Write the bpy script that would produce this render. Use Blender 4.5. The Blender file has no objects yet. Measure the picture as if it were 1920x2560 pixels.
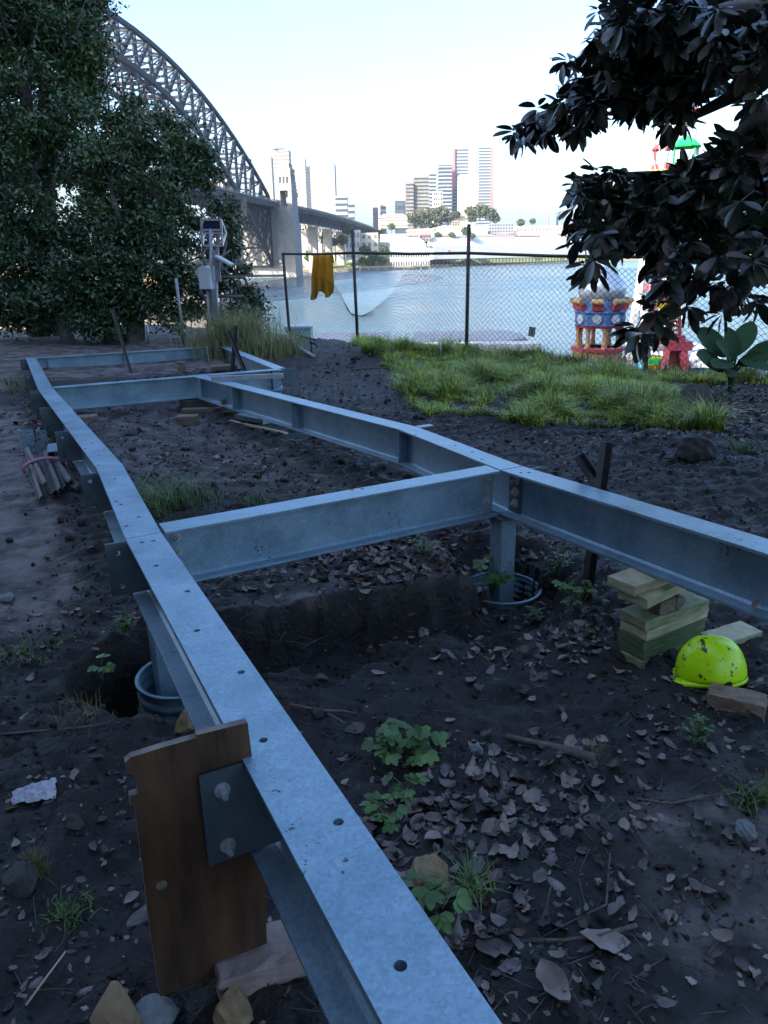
import bpy, bmesh, math, random
import numpy as np
from mathutils import Vector, Matrix
rad = math.radians
random.seed(7); rng = np.random.default_rng(7)
S = bpy.context.scene
COL = S.collection

# ------------------------------------------------------------------ camera, sky, sun, exposure
CAMZ = 1.65; FPX = 1900.0; PITCH = rad(18.9); ROLL = rad(-0.9)
_F = np.array([0, math.cos(PITCH), -math.sin(PITCH)]); _U = np.array([0, math.sin(PITCH), math.cos(PITCH)]); _X = np.array([1., 0, 0])
AX = _X*math.cos(ROLL)+_U*math.sin(ROLL); AU = -_X*math.sin(ROLL)+_U*math.cos(ROLL); AF = _F
CAM = np.array([0, 0, CAMZ])
cd = bpy.data.cameras.new('camera'); cam = bpy.data.objects.new('camera', cd); COL.objects.link(cam)
cam.matrix_world = Matrix(((AX[0], AU[0], -AF[0], 0), (AX[1], AU[1], -AF[1], 0), (AX[2], AU[2], -AF[2], CAMZ), (0, 0, 0, 1)))
cd.sensor_fit = 'VERTICAL'; cd.sensor_height = 36.0; cd.lens = FPX/2560*36.0
cd.clip_start = 0.05; cd.clip_end = 30000
S.camera = cam
SUNDIR = Vector((-0.788*math.cos(rad(31)), -0.616*math.cos(rad(31)), math.sin(rad(31))))
w = bpy.data.worlds.new('World'); S.world = w; w.use_nodes = True
nt = w.node_tree; nt.nodes.clear()
sky = nt.nodes.new('ShaderNodeTexSky'); sky.sky_type = 'NISHITA'; sky.sun_disc = False
sky.sun_elevation = rad(31); sky.sun_rotation = math.atan2(SUNDIR.x, SUNDIR.y)
sky.air_density = 1.0; sky.dust_density = 3.6; sky.ozone_density = 5.0
bg = nt.nodes.new('ShaderNodeBackground'); bg.inputs['Strength'].default_value = 0.15
wo = nt.nodes.new('ShaderNodeOutputWorld'); tint = nt.nodes.new('ShaderNodeMixRGB'); tint.blend_type = 'MULTIPLY'; tint.inputs[0].default_value = 1; tint.inputs[2].default_value = (1.0, 1.0, .99, 1)
nt.links.new(sky.outputs[0], tint.inputs[1]); nt.links.new(tint.outputs[0], bg.inputs[0]); nt.links.new(bg.outputs[0], wo.inputs[0])
sl = bpy.data.lights.new('sun', 'SUN'); sl.energy = 4.5; sl.angle = rad(0.5); sl.color = (1, .93, .82)
so = bpy.data.objects.new('sun', sl); COL.objects.link(so); so.rotation_euler = SUNDIR.to_track_quat('Z', 'Y').to_euler()
S.view_settings.view_transform = 'Standard'; S.view_settings.look = 'None'; S.view_settings.exposure = 2.1; S.view_settings.gamma = 1
S.view_settings.use_curve_mapping = False

# ------------------------------------------------------------------ helpers
def ray(x, y): return (x-960)*AX-(y-1280)*AU+FPX*AF
def G(x, y, z=0.0):                       # where the sight line of a photo pixel meets the level z
    r = ray(x, y); t = (z-CAMZ)/r[2]; return CAM+t*r
def P(x, y, Y):                           # where it meets the distance Y
    r = ray(x, y); return CAM+r*(Y/r[1])
FR = (0.669, 0.0165, -0.0364)
def ftop(x, y): return FR[0]+FR[1]*x+FR[2]*y
def GV(px, py, p0, n):                    # where it meets an upright plane through p0
    r = ray(px, py); t = ((p0[0]-0)*n[0]+(p0[1]-0)*n[1])/(r[0]*n[0]+r[1]*n[1]); return CAM+t*r

def tag(o, label=None, cat=None, group=None, kind=None):
    if label: o['label'] = label
    if cat: o['category'] = cat
    if group: o['group'] = group
    if kind: o['kind'] = kind
    return o
def thing(name, label, cat, loc=(0, 0, 0), group=None, rz=0.0):
    o = bpy.data.objects.new(name, None); COL.objects.link(o); o.location = loc; o.rotation_euler = (0, 0, rz)
    o.empty_display_size = 0.1
    return tag(o, label, cat, group)
def copy_tree(o, parent=None):
    c = o.copy(); COL.objects.link(c)
    if parent: c.parent = parent
    for ch in list(o.children): copy_tree(ch, c)
    return c

class MB:
    def __init__(s): s.v = []; s.f = []; s.m = []; s.n = 0
    def add(s, verts, faces, mi=0):
        b = s.n; verts = [tuple(v) for v in verts]; s.v += verts; s.n += len(verts)
        s.f += [tuple(i+b for i in f) for f in faces]; s.m += [mi]*len(faces)
    def box(s, c, size, M=None, mi=0):
        hx, hy, hz = size[0]/2, size[1]/2, size[2]/2
        vs = [Vector((x, y, z)) for x in (-hx, hx) for y in (-hy, hy) for z in (-hz, hz)]
        if M is not None: vs = [M @ v for v in vs]
        c = Vector(c); vs = [v+c for v in vs]
        s.add(vs, [(0, 1, 3, 2), (4, 6, 7, 5), (0, 4, 5, 1), (2, 3, 7, 6), (0, 2, 6, 4), (1, 5, 7, 3)], mi)
    def bar(s, a, b, w, h=None, mi=0, up=(0, 0, 1)):      # rectangular bar a->b
        a = Vector(a); b = Vector(b); d = b-a; L = d.length
        if L < 1e-6: return
        d.normalize(); h = h or w; u = Vector(up)
        if abs(d.dot(u)) > .98: u = Vector((0, 1, 0))
        x = d.cross(u).normalized(); z = x.cross(d)
        M = Matrix((x, d, z)).transposed()
        s.box((a+b)/2, (w, L, h), M, mi)
    def tube(s, pts, r, n=8, mi=0, caps=True):
        pts = [Vector(p) for p in pts]; k = len(pts)
        rs = r if hasattr(r, '__len__') else [r]*k
        vs = []; prev = None
        for i, p in enumerate(pts):
            d = (pts[min(i+1, k-1)]-pts[max(i-1, 0)]).normalized()
            if prev is None:
                u = Vector((0, 0, 1)) if abs(d.z) < .9 else Vector((1, 0, 0)); x = d.cross(u).normalized()
            else: x = (prev-d*prev.dot(d)).normalized()
            prev = x; y = d.cross(x)
            for j in range(n):
                a = 2*math.pi*j/n; vs.append(p+(x*math.cos(a)+y*math.sin(a))*rs[i])
        fs = [(i*n+j, i*n+(j+1) % n, (i+1)*n+(j+1) % n, (i+1)*n+j) for i in range(k-1) for j in range(n)]
        if caps: fs += [tuple(range(n))[::-1], tuple((k-1)*n+j for j in range(n))]
        s.add(vs, fs, mi)
    def lathe(s, prof, c=(0, 0, 0), n=24, mi=0, M=None):
        vs = []; c = Vector(c)
        for r, z in prof:
            for j in range(n):
                a = 2*math.pi*j/n; v = Vector((r*math.cos(a), r*math.sin(a), z))
                vs.append((M @ v if M else v)+c)
        k = len(prof)
        s.add(vs, [(i*n+j, i*n+(j+1) % n, (i+1)*n+(j+1) % n, (i+1)*n+j) for i in range(k-1) for j in range(n)], mi)
    def prism(s, poly, vec, mi=0):            # planar polygon pushed along vec
        n = len(poly); vec = Vector(vec); a = [Vector(p) for p in poly]; b = [p+vec for p in a]
        s.add(a+b, [tuple(range(n))[::-1], tuple(range(n, 2*n))]+[(i, (i+1) % n, n+(i+1) % n, n+i) for i in range(n)], mi)
    def build(s, name, mats, parent=None, smooth=False, bevel=0, seg=1, origin=None):
        me = bpy.data.meshes.new(name)
        off = Vector(origin) if origin is not None else (Vector(parent.matrix_basis.translation) if parent else Vector((0, 0, 0)))
        if parent is not None and parent.parent is not None: off = Vector(parent.get('_w', (0, 0, 0)))
        me.from_pydata([tuple(Vector(v)-off) for v in s.v], [], s.f); me.validate()
        if not isinstance(mats, (list, tuple)): mats = [mats]
        for m in mats: me.materials.append(m)
        if len(mats) > 1 and len(me.polygons) == len(s.m): me.polygons.foreach_set('material_index', s.m)
        bm = bmesh.new(); bm.from_mesh(me); bmesh.ops.recalc_face_normals(bm, faces=bm.faces); bm.to_mesh(me); bm.free()
        if smooth:
            me.polygons.foreach_set('use_smooth', [True]*len(me.polygons))
        o = bpy.data.objects.new(name, me); COL.objects.link(o)
        if parent: o.parent = parent
        elif origin is not None: o.location = origin
        if bevel:
            b = o.modifiers.new('bevel', 'BEVEL'); b.width = bevel; b.segments = seg; b.limit_method = 'ANGLE'; b.angle_limit = rad(40)
        return o
def part(mb, name, mats, par, **k):           # a part (or sub-part) given in world coordinates
    o = mb.build(name, mats, par, **k)
    return o
def sub(mb, name, mats, par, **k):            # sub-part of a part that itself sits at its thing's origin
    root = par.parent
    off = root.matrix_basis.translation
    mb.v = [tuple(Vector(v)-off) for v in mb.v]
    me_par = par; k['origin'] = (0, 0, 0)
    par_keep = par
    o = mb.build(name, mats, None, **k); o.location = (0, 0, 0); o.parent = par_keep
    return o
def np_mesh(name, V, F, mats, parent=None, smooth=False, mi=None, origin=None):
    me = bpy.data.meshes.new(name); V = np.asarray(V, np.float32); F = np.asarray(F, np.int32)
    if parent is not None: V = V-np.array(parent.matrix_basis.translation, np.float32)
    elif origin is not None: V = V-np.array(origin, np.float32)
    k = F.shape[1]
    me.vertices.add(len(V)); me.vertices.foreach_set('co', V.ravel())
    me.loops.add(F.size); me.loops.foreach_set('vertex_index', F.ravel())
    me.polygons.add(len(F)); me.polygons.foreach_set('loop_start', np.arange(0, F.size, k, dtype=np.int32))
    me.polygons.foreach_set('loop_total', np.full(len(F), k, np.int32))
    if not isinstance(mats, (list, tuple)): mats = [mats]
    for m in mats: me.materials.append(m)
    if mi is not None: me.polygons.foreach_set('material_index', np.asarray(mi, np.int32))
    if smooth: me.polygons.foreach_set('use_smooth', np.ones(len(F), bool))
    me.update(calc_edges=True); me.validate()
    o = bpy.data.objects.new(name, me); COL.objects.link(o)
    if parent is not None: o.parent = parent
    elif origin is not None: o.location = origin
    return o

# ------------------------------------------------------------------ materials
MATS = {}
def mat(name, col, rough=.6, metal=0.0, col2=None, scale=8.0, amt=None, bump=0.0, bscale=40.0, detail=6, island=0.0,
        spec=.5, stretch=None, coat=0.0, thresh=None, trans=0.0, rough2=None, emit=None):
    if name in MATS: return MATS[name]
    m = bpy.data.materials.new(name); m.use_nodes = True; t = m.node_tree; N = t.nodes; L = t.links
    b = N['Principled BSDF']; b.inputs['Roughness'].default_value = rough; b.inputs['Metallic'].default_value = metal
    b.inputs['Specular IOR Level'].default_value = spec; b.inputs['Coat Weight'].default_value = coat
    b.inputs['Base Color'].default_value = (*col, 1)
    tc = N.new('ShaderNodeTexCoord'); src = tc.outputs['Object']
    if stretch:
        mp = N.new('ShaderNodeMapping'); mp.inputs['Scale'].default_value = stretch; L.new(src, mp.inputs[0]); src = mp.outputs[0]
    out = None
    if col2 is not None:
        nz = N.new('ShaderNodeTexNoise'); nz.inputs['Scale'].default_value = scale; nz.inputs['Detail'].default_value = detail
        nz.inputs['Roughness'].default_value = .65; L.new(src, nz.inputs['Vector'])
        cr = N.new('ShaderNodeValToRGB'); lo, hi = thresh or (.35, .65)
        cr.color_ramp.elements[0].position = lo; cr.color_ramp.elements[1].position = hi
        cr.color_ramp.elements[0].color = (*col, 1); cr.color_ramp.elements[1].color = (*col2, 1)
        L.new(nz.outputs[0], cr.inputs[0]); out = cr.outputs[0]
        if rough2 is not None:
            mr = N.new('ShaderNodeMapRange'); mr.inputs[1].default_value = lo; mr.inputs[2].default_value = hi
            mr.inputs[3].default_value = rough; mr.inputs[4].default_value = rough2
            L.new(nz.outputs[0], mr.inputs[0]); L.new(mr.outputs[0], b.inputs['Roughness'])
    if island:
        g = N.new('ShaderNodeNewGeometry'); mr = N.new('ShaderNodeMapRange')
        mr.inputs[3].default_value = 1-island; mr.inputs[4].default_value = 1+island; L.new(g.outputs['Random Per Island'], mr.inputs[0])
        hs = N.new('ShaderNodeHueSaturation'); L.new(mr.outputs[0], hs.inputs['Value'])
        if out: L.new(out, hs.inputs['Color'])
        else: hs.inputs['Color'].default_value = (*col, 1)
        out = hs.outputs[0]
    if out: L.new(out, b.inputs['Base Color'])
    if bump:
        nz = N.new('ShaderNodeTexNoise'); nz.inputs['Scale'].default_value = bscale; nz.inputs['Detail'].default_value = 8
        L.new(src, nz.inputs['Vector']); bp = N.new('ShaderNodeBump'); bp.inputs['Strength'].default_value = 1.0
        bp.inputs['Distance'].default_value = bump; L.new(nz.outputs[0], bp.inputs['Height']); L.new(bp.outputs[0], b.inputs['Normal'])
    if trans:
        b.inputs['Transmission Weight'].default_value = trans
    if emit: b.inputs['Emission Color'].default_value = (*emit, 1); b.inputs['Emission Strength'].default_value = 1
    MATS[name] = m; return m

M_soil = mat('soil', (.0034, .0025, .0019), .6, col2=(.021, .0152, .0115), scale=4.2, detail=14, bump=.022, bscale=34, rough2=.85)
def soil_material():
    m = M_soil; t = m.node_tree; N = t.nodes; L = t.links; b = N['Principled BSDF']
    at = N.new('ShaderNodeAttribute'); at.attribute_name = 'path'
    old = b.inputs['Base Color'].links[0].from_socket
    tc = N.new('ShaderNodeTexCoord'); nz = N.new('ShaderNodeTexNoise'); nz.inputs['Scale'].default_value = 5; nz.inputs['Detail'].default_value = 12
    L.new(tc.outputs['Object'], nz.inputs['Vector'])
    cr = N.new('ShaderNodeValToRGB'); cr.color_ramp.elements[0].position = .38; cr.color_ramp.elements[1].position = .62
    cr.color_ramp.elements[0].color = (.034, .028, .025, 1); cr.color_ramp.elements[1].color = (.16, .13, .118, 1)
    L.new(nz.outputs[0], cr.inputs[0])
    ad = N.new('ShaderNodeMath'); ad.operation = 'MULTIPLY_ADD'; ad.inputs[1].default_value = 1.4
    sb = N.new('ShaderNodeMath'); sb.operation = 'SUBTRACT'; sb.inputs[1].default_value = .5
    L.new(nz.outputs[0], sb.inputs[0]); m2 = N.new('ShaderNodeMath'); m2.operation = 'MULTIPLY'; m2.inputs[1].default_value = 1.5
    L.new(sb.outputs[0], m2.inputs[0]); L.new(at.outputs['Fac'], ad.inputs[0]); L.new(m2.outputs[0], ad.inputs[2]); ad.use_clamp = True
    # no path where the attribute is nil
    gt = N.new('ShaderNodeMath'); gt.operation = 'MULTIPLY'; sm = N.new('ShaderNodeMapRange'); sm.inputs[1].default_value = 0; sm.inputs[2].default_value = .3
    L.new(at.outputs['Fac'], sm.inputs[0]); L.new(ad.outputs[0], gt.inputs[0]); L.new(sm.outputs[0], gt.inputs[1])
    mx = N.new('ShaderNodeMixRGB'); L.new(gt.outputs[0], mx.inputs[0]); L.new(old, mx.inputs[1]); L.new(cr.outputs[0], mx.inputs[2])
    L.new(mx.outputs[0], b.inputs['Base Color'])
soil_material()
M_clod = mat('clods', (.010, .0076, .006), .85, col2=(.030, .023, .018), scale=9, island=.5)
M_zinc = mat('galvanised_steel', (.17, .27, .33), .42, .40, col2=(.31, .43, .50), scale=4, detail=15, thresh=(.34, .66), bump=.0004, bscale=160, rough2=.52, stretch=(1, 1, 1))
def zinc_extra(m, speck=True):                 # spangle and small dark mud specks
    t = m.node_tree; N = t.nodes; L = t.links; b = N['Principled BSDF']; old = b.inputs['Base Color'].links[0].from_socket
    tc = N.new('ShaderNodeTexCoord'); v = N.new('ShaderNodeTexVoronoi'); v.inputs['Scale'].default_value = 150; L.new(tc.outputs['Object'], v.inputs['Vector'])
    mr = N.new('ShaderNodeMapRange'); mr.inputs[3].default_value = .80; mr.inputs[4].default_value = 1.14; L.new(v.outputs['Color'], mr.inputs[0])
    hs = N.new('ShaderNodeHueSaturation'); L.new(old, hs.inputs['Color']); L.new(mr.outputs[0], hs.inputs['Value'])
    n2 = N.new('ShaderNodeTexNoise'); n2.inputs['Scale'].default_value = 70; n2.inputs['Detail'].default_value = 5; L.new(tc.outputs['Object'], n2.inputs['Vector'])
    n3 = N.new('ShaderNodeTexNoise'); n3.inputs['Scale'].default_value = 3; n3.inputs['Detail'].default_value = 3; L.new(tc.outputs['Object'], n3.inputs['Vector'])
    mu = N.new('ShaderNodeMath'); mu.operation = 'MULTIPLY'; L.new(n2.outputs[0], mu.inputs[0]); L.new(n3.outputs[0], mu.inputs[1])
    cr = N.new('ShaderNodeValToRGB'); cr.color_ramp.elements[0].position = .430; cr.color_ramp.elements[1].position = .45; L.new(mu.outputs[0], cr.inputs[0])
    mx = N.new('ShaderNodeMixRGB'); L.new(cr.outputs[0], mx.inputs[0]); L.new(hs.outputs[0], mx.inputs[1]); mx.inputs[2].default_value = (.06, .055, .05, 1)
    L.new(mx.outputs[0], b.inputs['Base Color'])
zinc_extra(M_zinc)
M_zdark = mat('dull_bracket_steel', (.075, .10, .115), .5, .5, col2=(.12, .155, .17), scale=6, bump=.0005, bscale=120)
M_bolt = mat('bolt_steel', (.50, .51, .50), .4, .35, col2=(.3, .31, .3), scale=60)
M_black = mat('black_paint', (.010, .010, .011), .45, .0, col2=(.03, .025, .022), scale=30)
M_ply = mat('weathered_ply', (.022, .009, .003), .7, col2=(.125, .058, .021), scale=1.6, detail=12, stretch=(5, 5, 1.1), bump=.002, bscale=12)
M_plyedge = mat('ply_edge', (.08, .08, .06), .8, col2=(.3, .22, .19), scale=6, stretch=(1, 1, 30))
M_pine = mat('green_treated_pine', (.13, .155, .07), .7, col2=(.33, .32, .17), scale=9, detail=12, stretch=(1, 1, 5), bump=.004, bscale=40)
M_pine3 = mat('dark_green_pine', (.055, .085, .035), .7, col2=(.13, .17, .07), scale=9, detail=12, stretch=(1, 1, 5), bump=.004)
M_pine2 = mat('pale_treated_pine', (.30, .27, .15), .7, col2=(.52, .46, .29), scale=9, detail=12, stretch=(1, 1, 5), bump=.004, bscale=40)
M_wood = mat('old_timber', (.10, .075, .05), .8, col2=(.22, .17, .12), scale=7, stretch=(1, 6, 6), bump=.002, bscale=30)
M_woodpale = mat('pale_lath', (.42, .31, .2), .7, col2=(.55, .43, .3), scale=9)
M_woodgrey = mat('grey_board', (.24, .26, .27), .7, col2=(.36, .38, .38), scale=9)
M_brick = mat('sandstock_brick', (.16, .10, .06), .9, col2=(.30, .22, .16), scale=14, bump=.004, bscale=60)
M_paver = mat('pink_paver', (.20, .14, .12), .9, col2=(.34, .25, .22), scale=10, bump=.003, bscale=60)
M_rock1 = mat('sandstone_rock', (.17, .11, .05), .9, col2=(.34, .24, .13), scale=9, bump=.006, bscale=30)
M_rock2 = mat('grey_rock', (.10, .11, .11), .9, col2=(.22, .235, .23), scale=12, bump=.006, bscale=30)
M_rock3 = mat('dark_rock', (.03, .027, .025), .9, col2=(.08, .07, .065), scale=12, bump=.006, bscale=30)
M_leafdead = mat('dead_leaf', (.05, .038, .034), .6, col2=(.20, .155, .145), scale=9, island=.65, bump=.001, bscale=50)
M_leafdead2 = mat('dead_leaf_tan', (.17, .12, .09), .6, col2=(.30, .24, .20), scale=9, island=.2, bump=.001, bscale=50)
M_twig = mat('dead_twig', (.06, .045, .035), .85, col2=(.15, .12, .10), scale=20, bump=.001)
M_grass = mat('grass', (.36, .44, .03), .5, col2=(.10, .15, .018), scale=2.6, island=.65)
M_tuft = mat('tuft_grass', (.10, .17, .03), .55, col2=(.05, .09, .02), scale=4, island=.5)
M_drygrass = mat('dry_grass', (.22, .18, .07), .7, col2=(.1, .1, .03), scale=2, island=.4)
M_weed = mat('weed_leaf', (.035, .085, .018), .45, col2=(.085, .17, .03), scale=12, island=.3)
M_fountain = mat('fountain_grass', (.17, .18, .06), .6, col2=(.34, .31, .15), scale=2, island=.4)
M_fol = mat('tree_foliage', (.030, .062, .016), .42, col2=(.075, .125, .034), scale=.8, island=.5, spec=.6)
M_fol2 = mat('tree_foliage_deep', (.022, .048, .015), .42, col2=(.05, .09, .024), scale=.8, island=.5, spec=.6)
M_bark = mat('grey_bark', (.06, .05, .042), .9, col2=(.14, .125, .11), scale=6, stretch=(1, 1, .3), bump=.02, bscale=10)
M_fig = mat('fig_leaf', (.018, .024, .018), .33, col2=(.050, .060, .030), scale=4, island=.4, spec=.7)
M_figund = mat('fig_leaf_brown', (.06, .034, .022), .6, col2=(.06, .04, .02), scale=4, island=.3)
M_ear = mat('broad_leaf', (.008, .035, .008), .65, col2=(.02, .06, .012), scale=3, bump=.003, bscale=20, spec=.25)
M_white = mat('white_paint', (.50, .50, .49), .6, col2=(.40, .40, .39), scale=.3)
M_sw = mat('sandstone_wall', (.24, .18, .11), .85, col2=(.34, .26, .17), scale=.2)
M_cream = mat('cream_render', (.40, .35, .28), .8, col2=(.46, .42, .35), scale=.2)
M_glass = mat('tower_glass', (.04, .055, .075), .15, .0, spec=.8)
M_dglass = mat('dark_tower', (.022, .03, .042), .35, col2=(.035, .045, .055), scale=.05)
M_conc = mat('pale_concrete', (.17, .18, .20), .8, col2=(.21, .22, .24), scale=.05)
M_tan = mat('tan_facade', (.13, .115, .10), .8, col2=(.17, .15, .13), scale=.05)
M_redf = mat('red_fin', (.62, .12, .12), .6)
M_bridge = mat('bridge_grey_paint', (.009, .012, .022), .75, col2=(.014, .018, .030), scale=.15)
M_bridge2 = mat('bridge_deck_edge', (.07, .066, .06), .7, col2=(.10, .095, .085), scale=.15)
M_granite = mat('pylon_granite', (.17, .16, .15), .85, col2=(.24, .225, .21), scale=.25, bump=.05, bscale=.6)
M_farfol = mat('far_foliage', (.035, .06, .015), .8, col2=(.08, .11, .03), scale=.12, island=.4)
M_lawn = mat('far_lawn', (.09, .14, .03), .9, col2=(.16, .18, .06), scale=.05)
M_roofblue = mat('blue_grey_roof', (.045, .06, .095), .8, col2=(.06, .08, .12), scale=.5)
M_red = mat('red_paint', (.36, .035, .045), .5, col2=(.26, .04, .05), scale=6)
M_orange = mat('orange_paint', (.42, .22, .09), .6, col2=(.30, .15, .07), scale=6)
M_blue = mat('blue_paint', (.04, .10, .25), .5, col2=(.07, .15, .30), scale=6)
M_gold = mat('gold_paint', (.36, .25, .12), .5, .2)
M_silver = mat('silver_scales', (.38, .44, .52), .35, .5, col2=(.5, .55, .62), scale=6)
M_green = mat('green_paint', (.01, .42, .09), .4)
M_yellow = mat('yellow_paint', (.85, .62, .02), .45)
M_cyan = mat('cyan_paint', (.02, .35, .62), .4)
M_cloth = mat('yellow_cloth', (.62, .30, .008), .8, col2=(.52, .23, .006), scale=8, bump=.001, bscale=200)
M_hv = mat('fluoro_helmet', (.55, .92, .0), .32, col2=(.035, .04, .02), scale=26, detail=12, thresh=(.575, .60), spec=.6)
M_cab = mat('grey_cabinet', (.50, .56, .60), .5, col2=(.55, .6, .64), scale=4)
M_pv = mat('solar_cells', (.012, .018, .06), .2, spec=.7)
M_alu = mat('aluminium', (.55, .56, .57), .4, .7)
M_wire = mat('chain_wire', (.045, .05, .055), .6, .3)
M_post = mat('fence_pipe', (.035, .03, .03), .6, .2, col2=(.07, .06, .055), scale=9)
M_postg = mat('galv_pipe', (.24, .25, .26), .5, .5, col2=(.32, .33, .34), scale=9)
M_sign = mat('dark_sign', (.03, .045, .07), .5)
M_signw = mat('sign_figures', (.45, .5, .55), .5)
M_paper = mat('crumpled_paper', (.42, .42, .47), .8, col2=(.52, .52, .56), scale=10)
M_pink = mat('pink_rope', (.42, .16, .24), .8, col2=(.25, .12, .18), scale=40)
M_rust = mat('old_angle_steel', (.035, .035, .04), .6, .3, col2=(.10, .095, .10), scale=14)
M_teal = mat('pale_green_cabinet', (.30, .46, .42), .5, col2=(.34, .5, .46), scale=3)
M_wall = mat('shade_block_brick', (.09, .07, .065), .9, col2=(.13, .10, .09), scale=1.5)

# ------------------------------------------------------------------ value noise for the ground
class VN:
    def __init__(s, seed): s.t = np.random.default_rng(seed).random((256, 256)).astype(np.float32)
    def __call__(s, x, y):
        xi = np.floor(x).astype(int); yi = np.floor(y).astype(int); fx = x-xi; fy = y-yi
        fx = fx*fx*(3-2*fx); fy = fy*fy*(3-2*fy); t = s.t
        a = t[xi & 255, yi & 255]; b = t[(xi+1) & 255, yi & 255]; c = t[xi & 255, (yi+1) & 255]; d = t[(xi+1) & 255, (yi+1) & 255]
        return (a*(1-fx)+b*fx)*(1-fy)+(c*(1-fx)+d*fx)*fy-.5
NZ = [VN(i) for i in range(12)]
def fbm(x, y, f, o=4, k0=0):
    s = 0; a = 1.
    for k in range(o): s = s+a*NZ[(k+k0) % 12](x*f+7.3*k, y*f+3.1*k); f *= 2.03; a *= .5
    return s
def sst(a, b, x): t = np.clip((x-a)/(b-a), 0, 1); return t*t*(3-2*t)
SEA = CAMZ-19.2; LOW = -15.0
def fence_w(x, y): return (x-1.42)*.73+(y-12.7)*.684
TR = [G(603, 1543)[:2], G(891, 1513)[:2], G(1110, 1450)[:2]]
TRM = (TR[2][1]-TR[0][1])/(TR[2][0]-TR[0][0]); TRB = TR[0][1]-TRM*TR[0][0]
def seg_dist(x, y, a, b):
    dx, dy = b[0]-a[0], b[1]-a[1]; t = np.clip(((x-a[0])*dx+(y-a[1])*dy)/(dx*dx+dy*dy), 0, 1)
    return np.hypot(x-a[0]-t*dx, y-a[1]-t*dy), t
def height(x, y, fine=True):
    x = np.asarray(x, float); y = np.asarray(y, float)
    z = .05*fbm(x, y, .5, 2, 3)
    z = z-.05*sst(6, 11, y)
    # the grass bank beside the excavation and the heaped soil at its head
    e = (x-.3)*.765+(y-10.0)*.644
    z = z+.05*sst(-.15, .25, e+.15*fbm(x, y, 1.3, 3))*sst(2.0, 3.6, y)
    z = z+.17*np.exp(-(((x+.25)/1.0)**2+((y-12.7)/.8)**2))
    z = z+.16*np.exp(-(((x-3.1)/.9)**2+((y-5.3)/.6)**2))+.12*np.exp(-(((x-2.4)/.7)**2+((y-6.3)/.4)**2))
    z = z+.10*np.exp(-(((x+7.5)/3.5)**2+((y-15.8)/1.3)**2))
    # dug pits round the two post sleeves and the trench between them
    cx = (TR[0][0]*.5, )
    m, b = (TR[2][1]-TR[0][1])/(TR[2][0]-TR[0][0]), TR[0][1]-(TR[2][1]-TR[0][1])/(TR[2][0]-TR[0][0])*TR[0][0]
    edge = m*x+b+.10*fbm(x, y, 3, 3)+.05*fbm(x, y, 11, 3, 3)
    dn = edge-y
    lat = sst(-1.0, -.8, x)*(1-sst(.75, 1.15, x))
    z = z-.27*sst(0, .045, dn)*(1-sst(.22, .75, dn+.2*fbm(x, y, 4, 3, 6)))*lat
    z = z-.10*sst(.3, .8, dn)*(1-sst(1.2, 2.0, dn))*lat*.5
    r = np.hypot(x-.66, (y-3.95)); zp = z-.12*(1-sst(.25, .42, r+.1*fbm(x, y, 5, 2))); kk = 1-sst(.3, .55, r); z = zp*(1-kk)+np.maximum(zp, -.215)*kk; z = np.where(r < .205, np.minimum(z, -.36), z)
    r = np.hypot((x+1.10), (y-2.78)/1.25); z = z-.75*(1-sst(.14, .23, r+.08*fbm(x, y, 6, 2)))
    r = np.hypot((x+.90), (y-2.92)); z = z-.15*(1-sst(.22, .40, r+.08*fbm(x, y, 6, 2)))
    rut = sst(1.5, 2.5, y)*(1-sst(9, 12, y))
    p = pathmask(x, y)
    rough = (1-.75*p)
    z = z+rough*(.050*fbm(x, y, 2.2, 3, 1)+.045*np.abs(fbm(x*1.0, y*2.2, 5, 3, 4))*rut)
    if fine: z = z+rough*(.040*fbm(x, y, 12, 5, 2)+.02*np.abs(fbm(x, y, 7, 3, 7)))+.006*fbm(x, y, 17, 3, 5)
    wv = fence_w(x, y)+.4*sst(-1, -8, x)*0
    drop = .42*np.clip(wv-.35, 0, None)
    z = z-drop
    back = np.clip(y-20, 0, None)*.38*sst(-1, -6, x)
    z = z-back
    return np.maximum(z, LOW) if True else z
def pathmask(x, y):
    # pale trodden strip outside the left beam, and behind the far beam
    bx = np.interp(y, [0, 2.97, 4.3, 8.2, 12.35], [.4, -1.0, -1.6, -3.63, -5.6])
    d = bx-x
    a = sst(.15, .5, d)*sst(3.1, 3.8, y+.25*d)*(1-sst(8.2, 9.2, y))
    b2 = sst(9.6, 10.8, y)*sst(.2, .6, d)
    c = sst(11.2, 12.2, y-.42*(x+3.6))*(1-sst(-2.2, -1.0, x))
    yl = .885*x+3.78                       # trodden ledge between the near cross beam and the trench, and wet mud in the frame, its sheen put in as paler colour
    led = sst(-1.0, -.6, x)*(1-sst(.5, .9, x))*(1-sst(.0, .25, y-(.49*(x+.955)/.87+3.05)-.1))*sst(-.05, .05, y-TRM*x-TRB-.12*fbm(x, y, 3, 3))
    br_ = np.interp(y, [4.0, 5.23, 8.9], [.69, .17, -2.1])
    mud = sst(.1, .5, x-bx)*sst(.1, .4, br_-x)*sst(4.6, 5.6, y)*(1-sst(8.6, 9.2, y))
    rt = sst(.2, .6, x-np.interp(y, [1.1, 3.9, 5.2, 8.9], [2.2, .7, .2, -2.1]))*sst(3.0, 4.0, y)*(1-sst(5.5, 7.5, y))
    nr = sst(.5, .9, x)*(1-sst(1.9, 2.2, y))*.45
    return np.clip(a+b2+c+.42*led+.30*mud+.16*rt+nr, 0, 1)
def hz(x, y): return float(height(np.array([x]), np.array([y]))[0])

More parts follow.
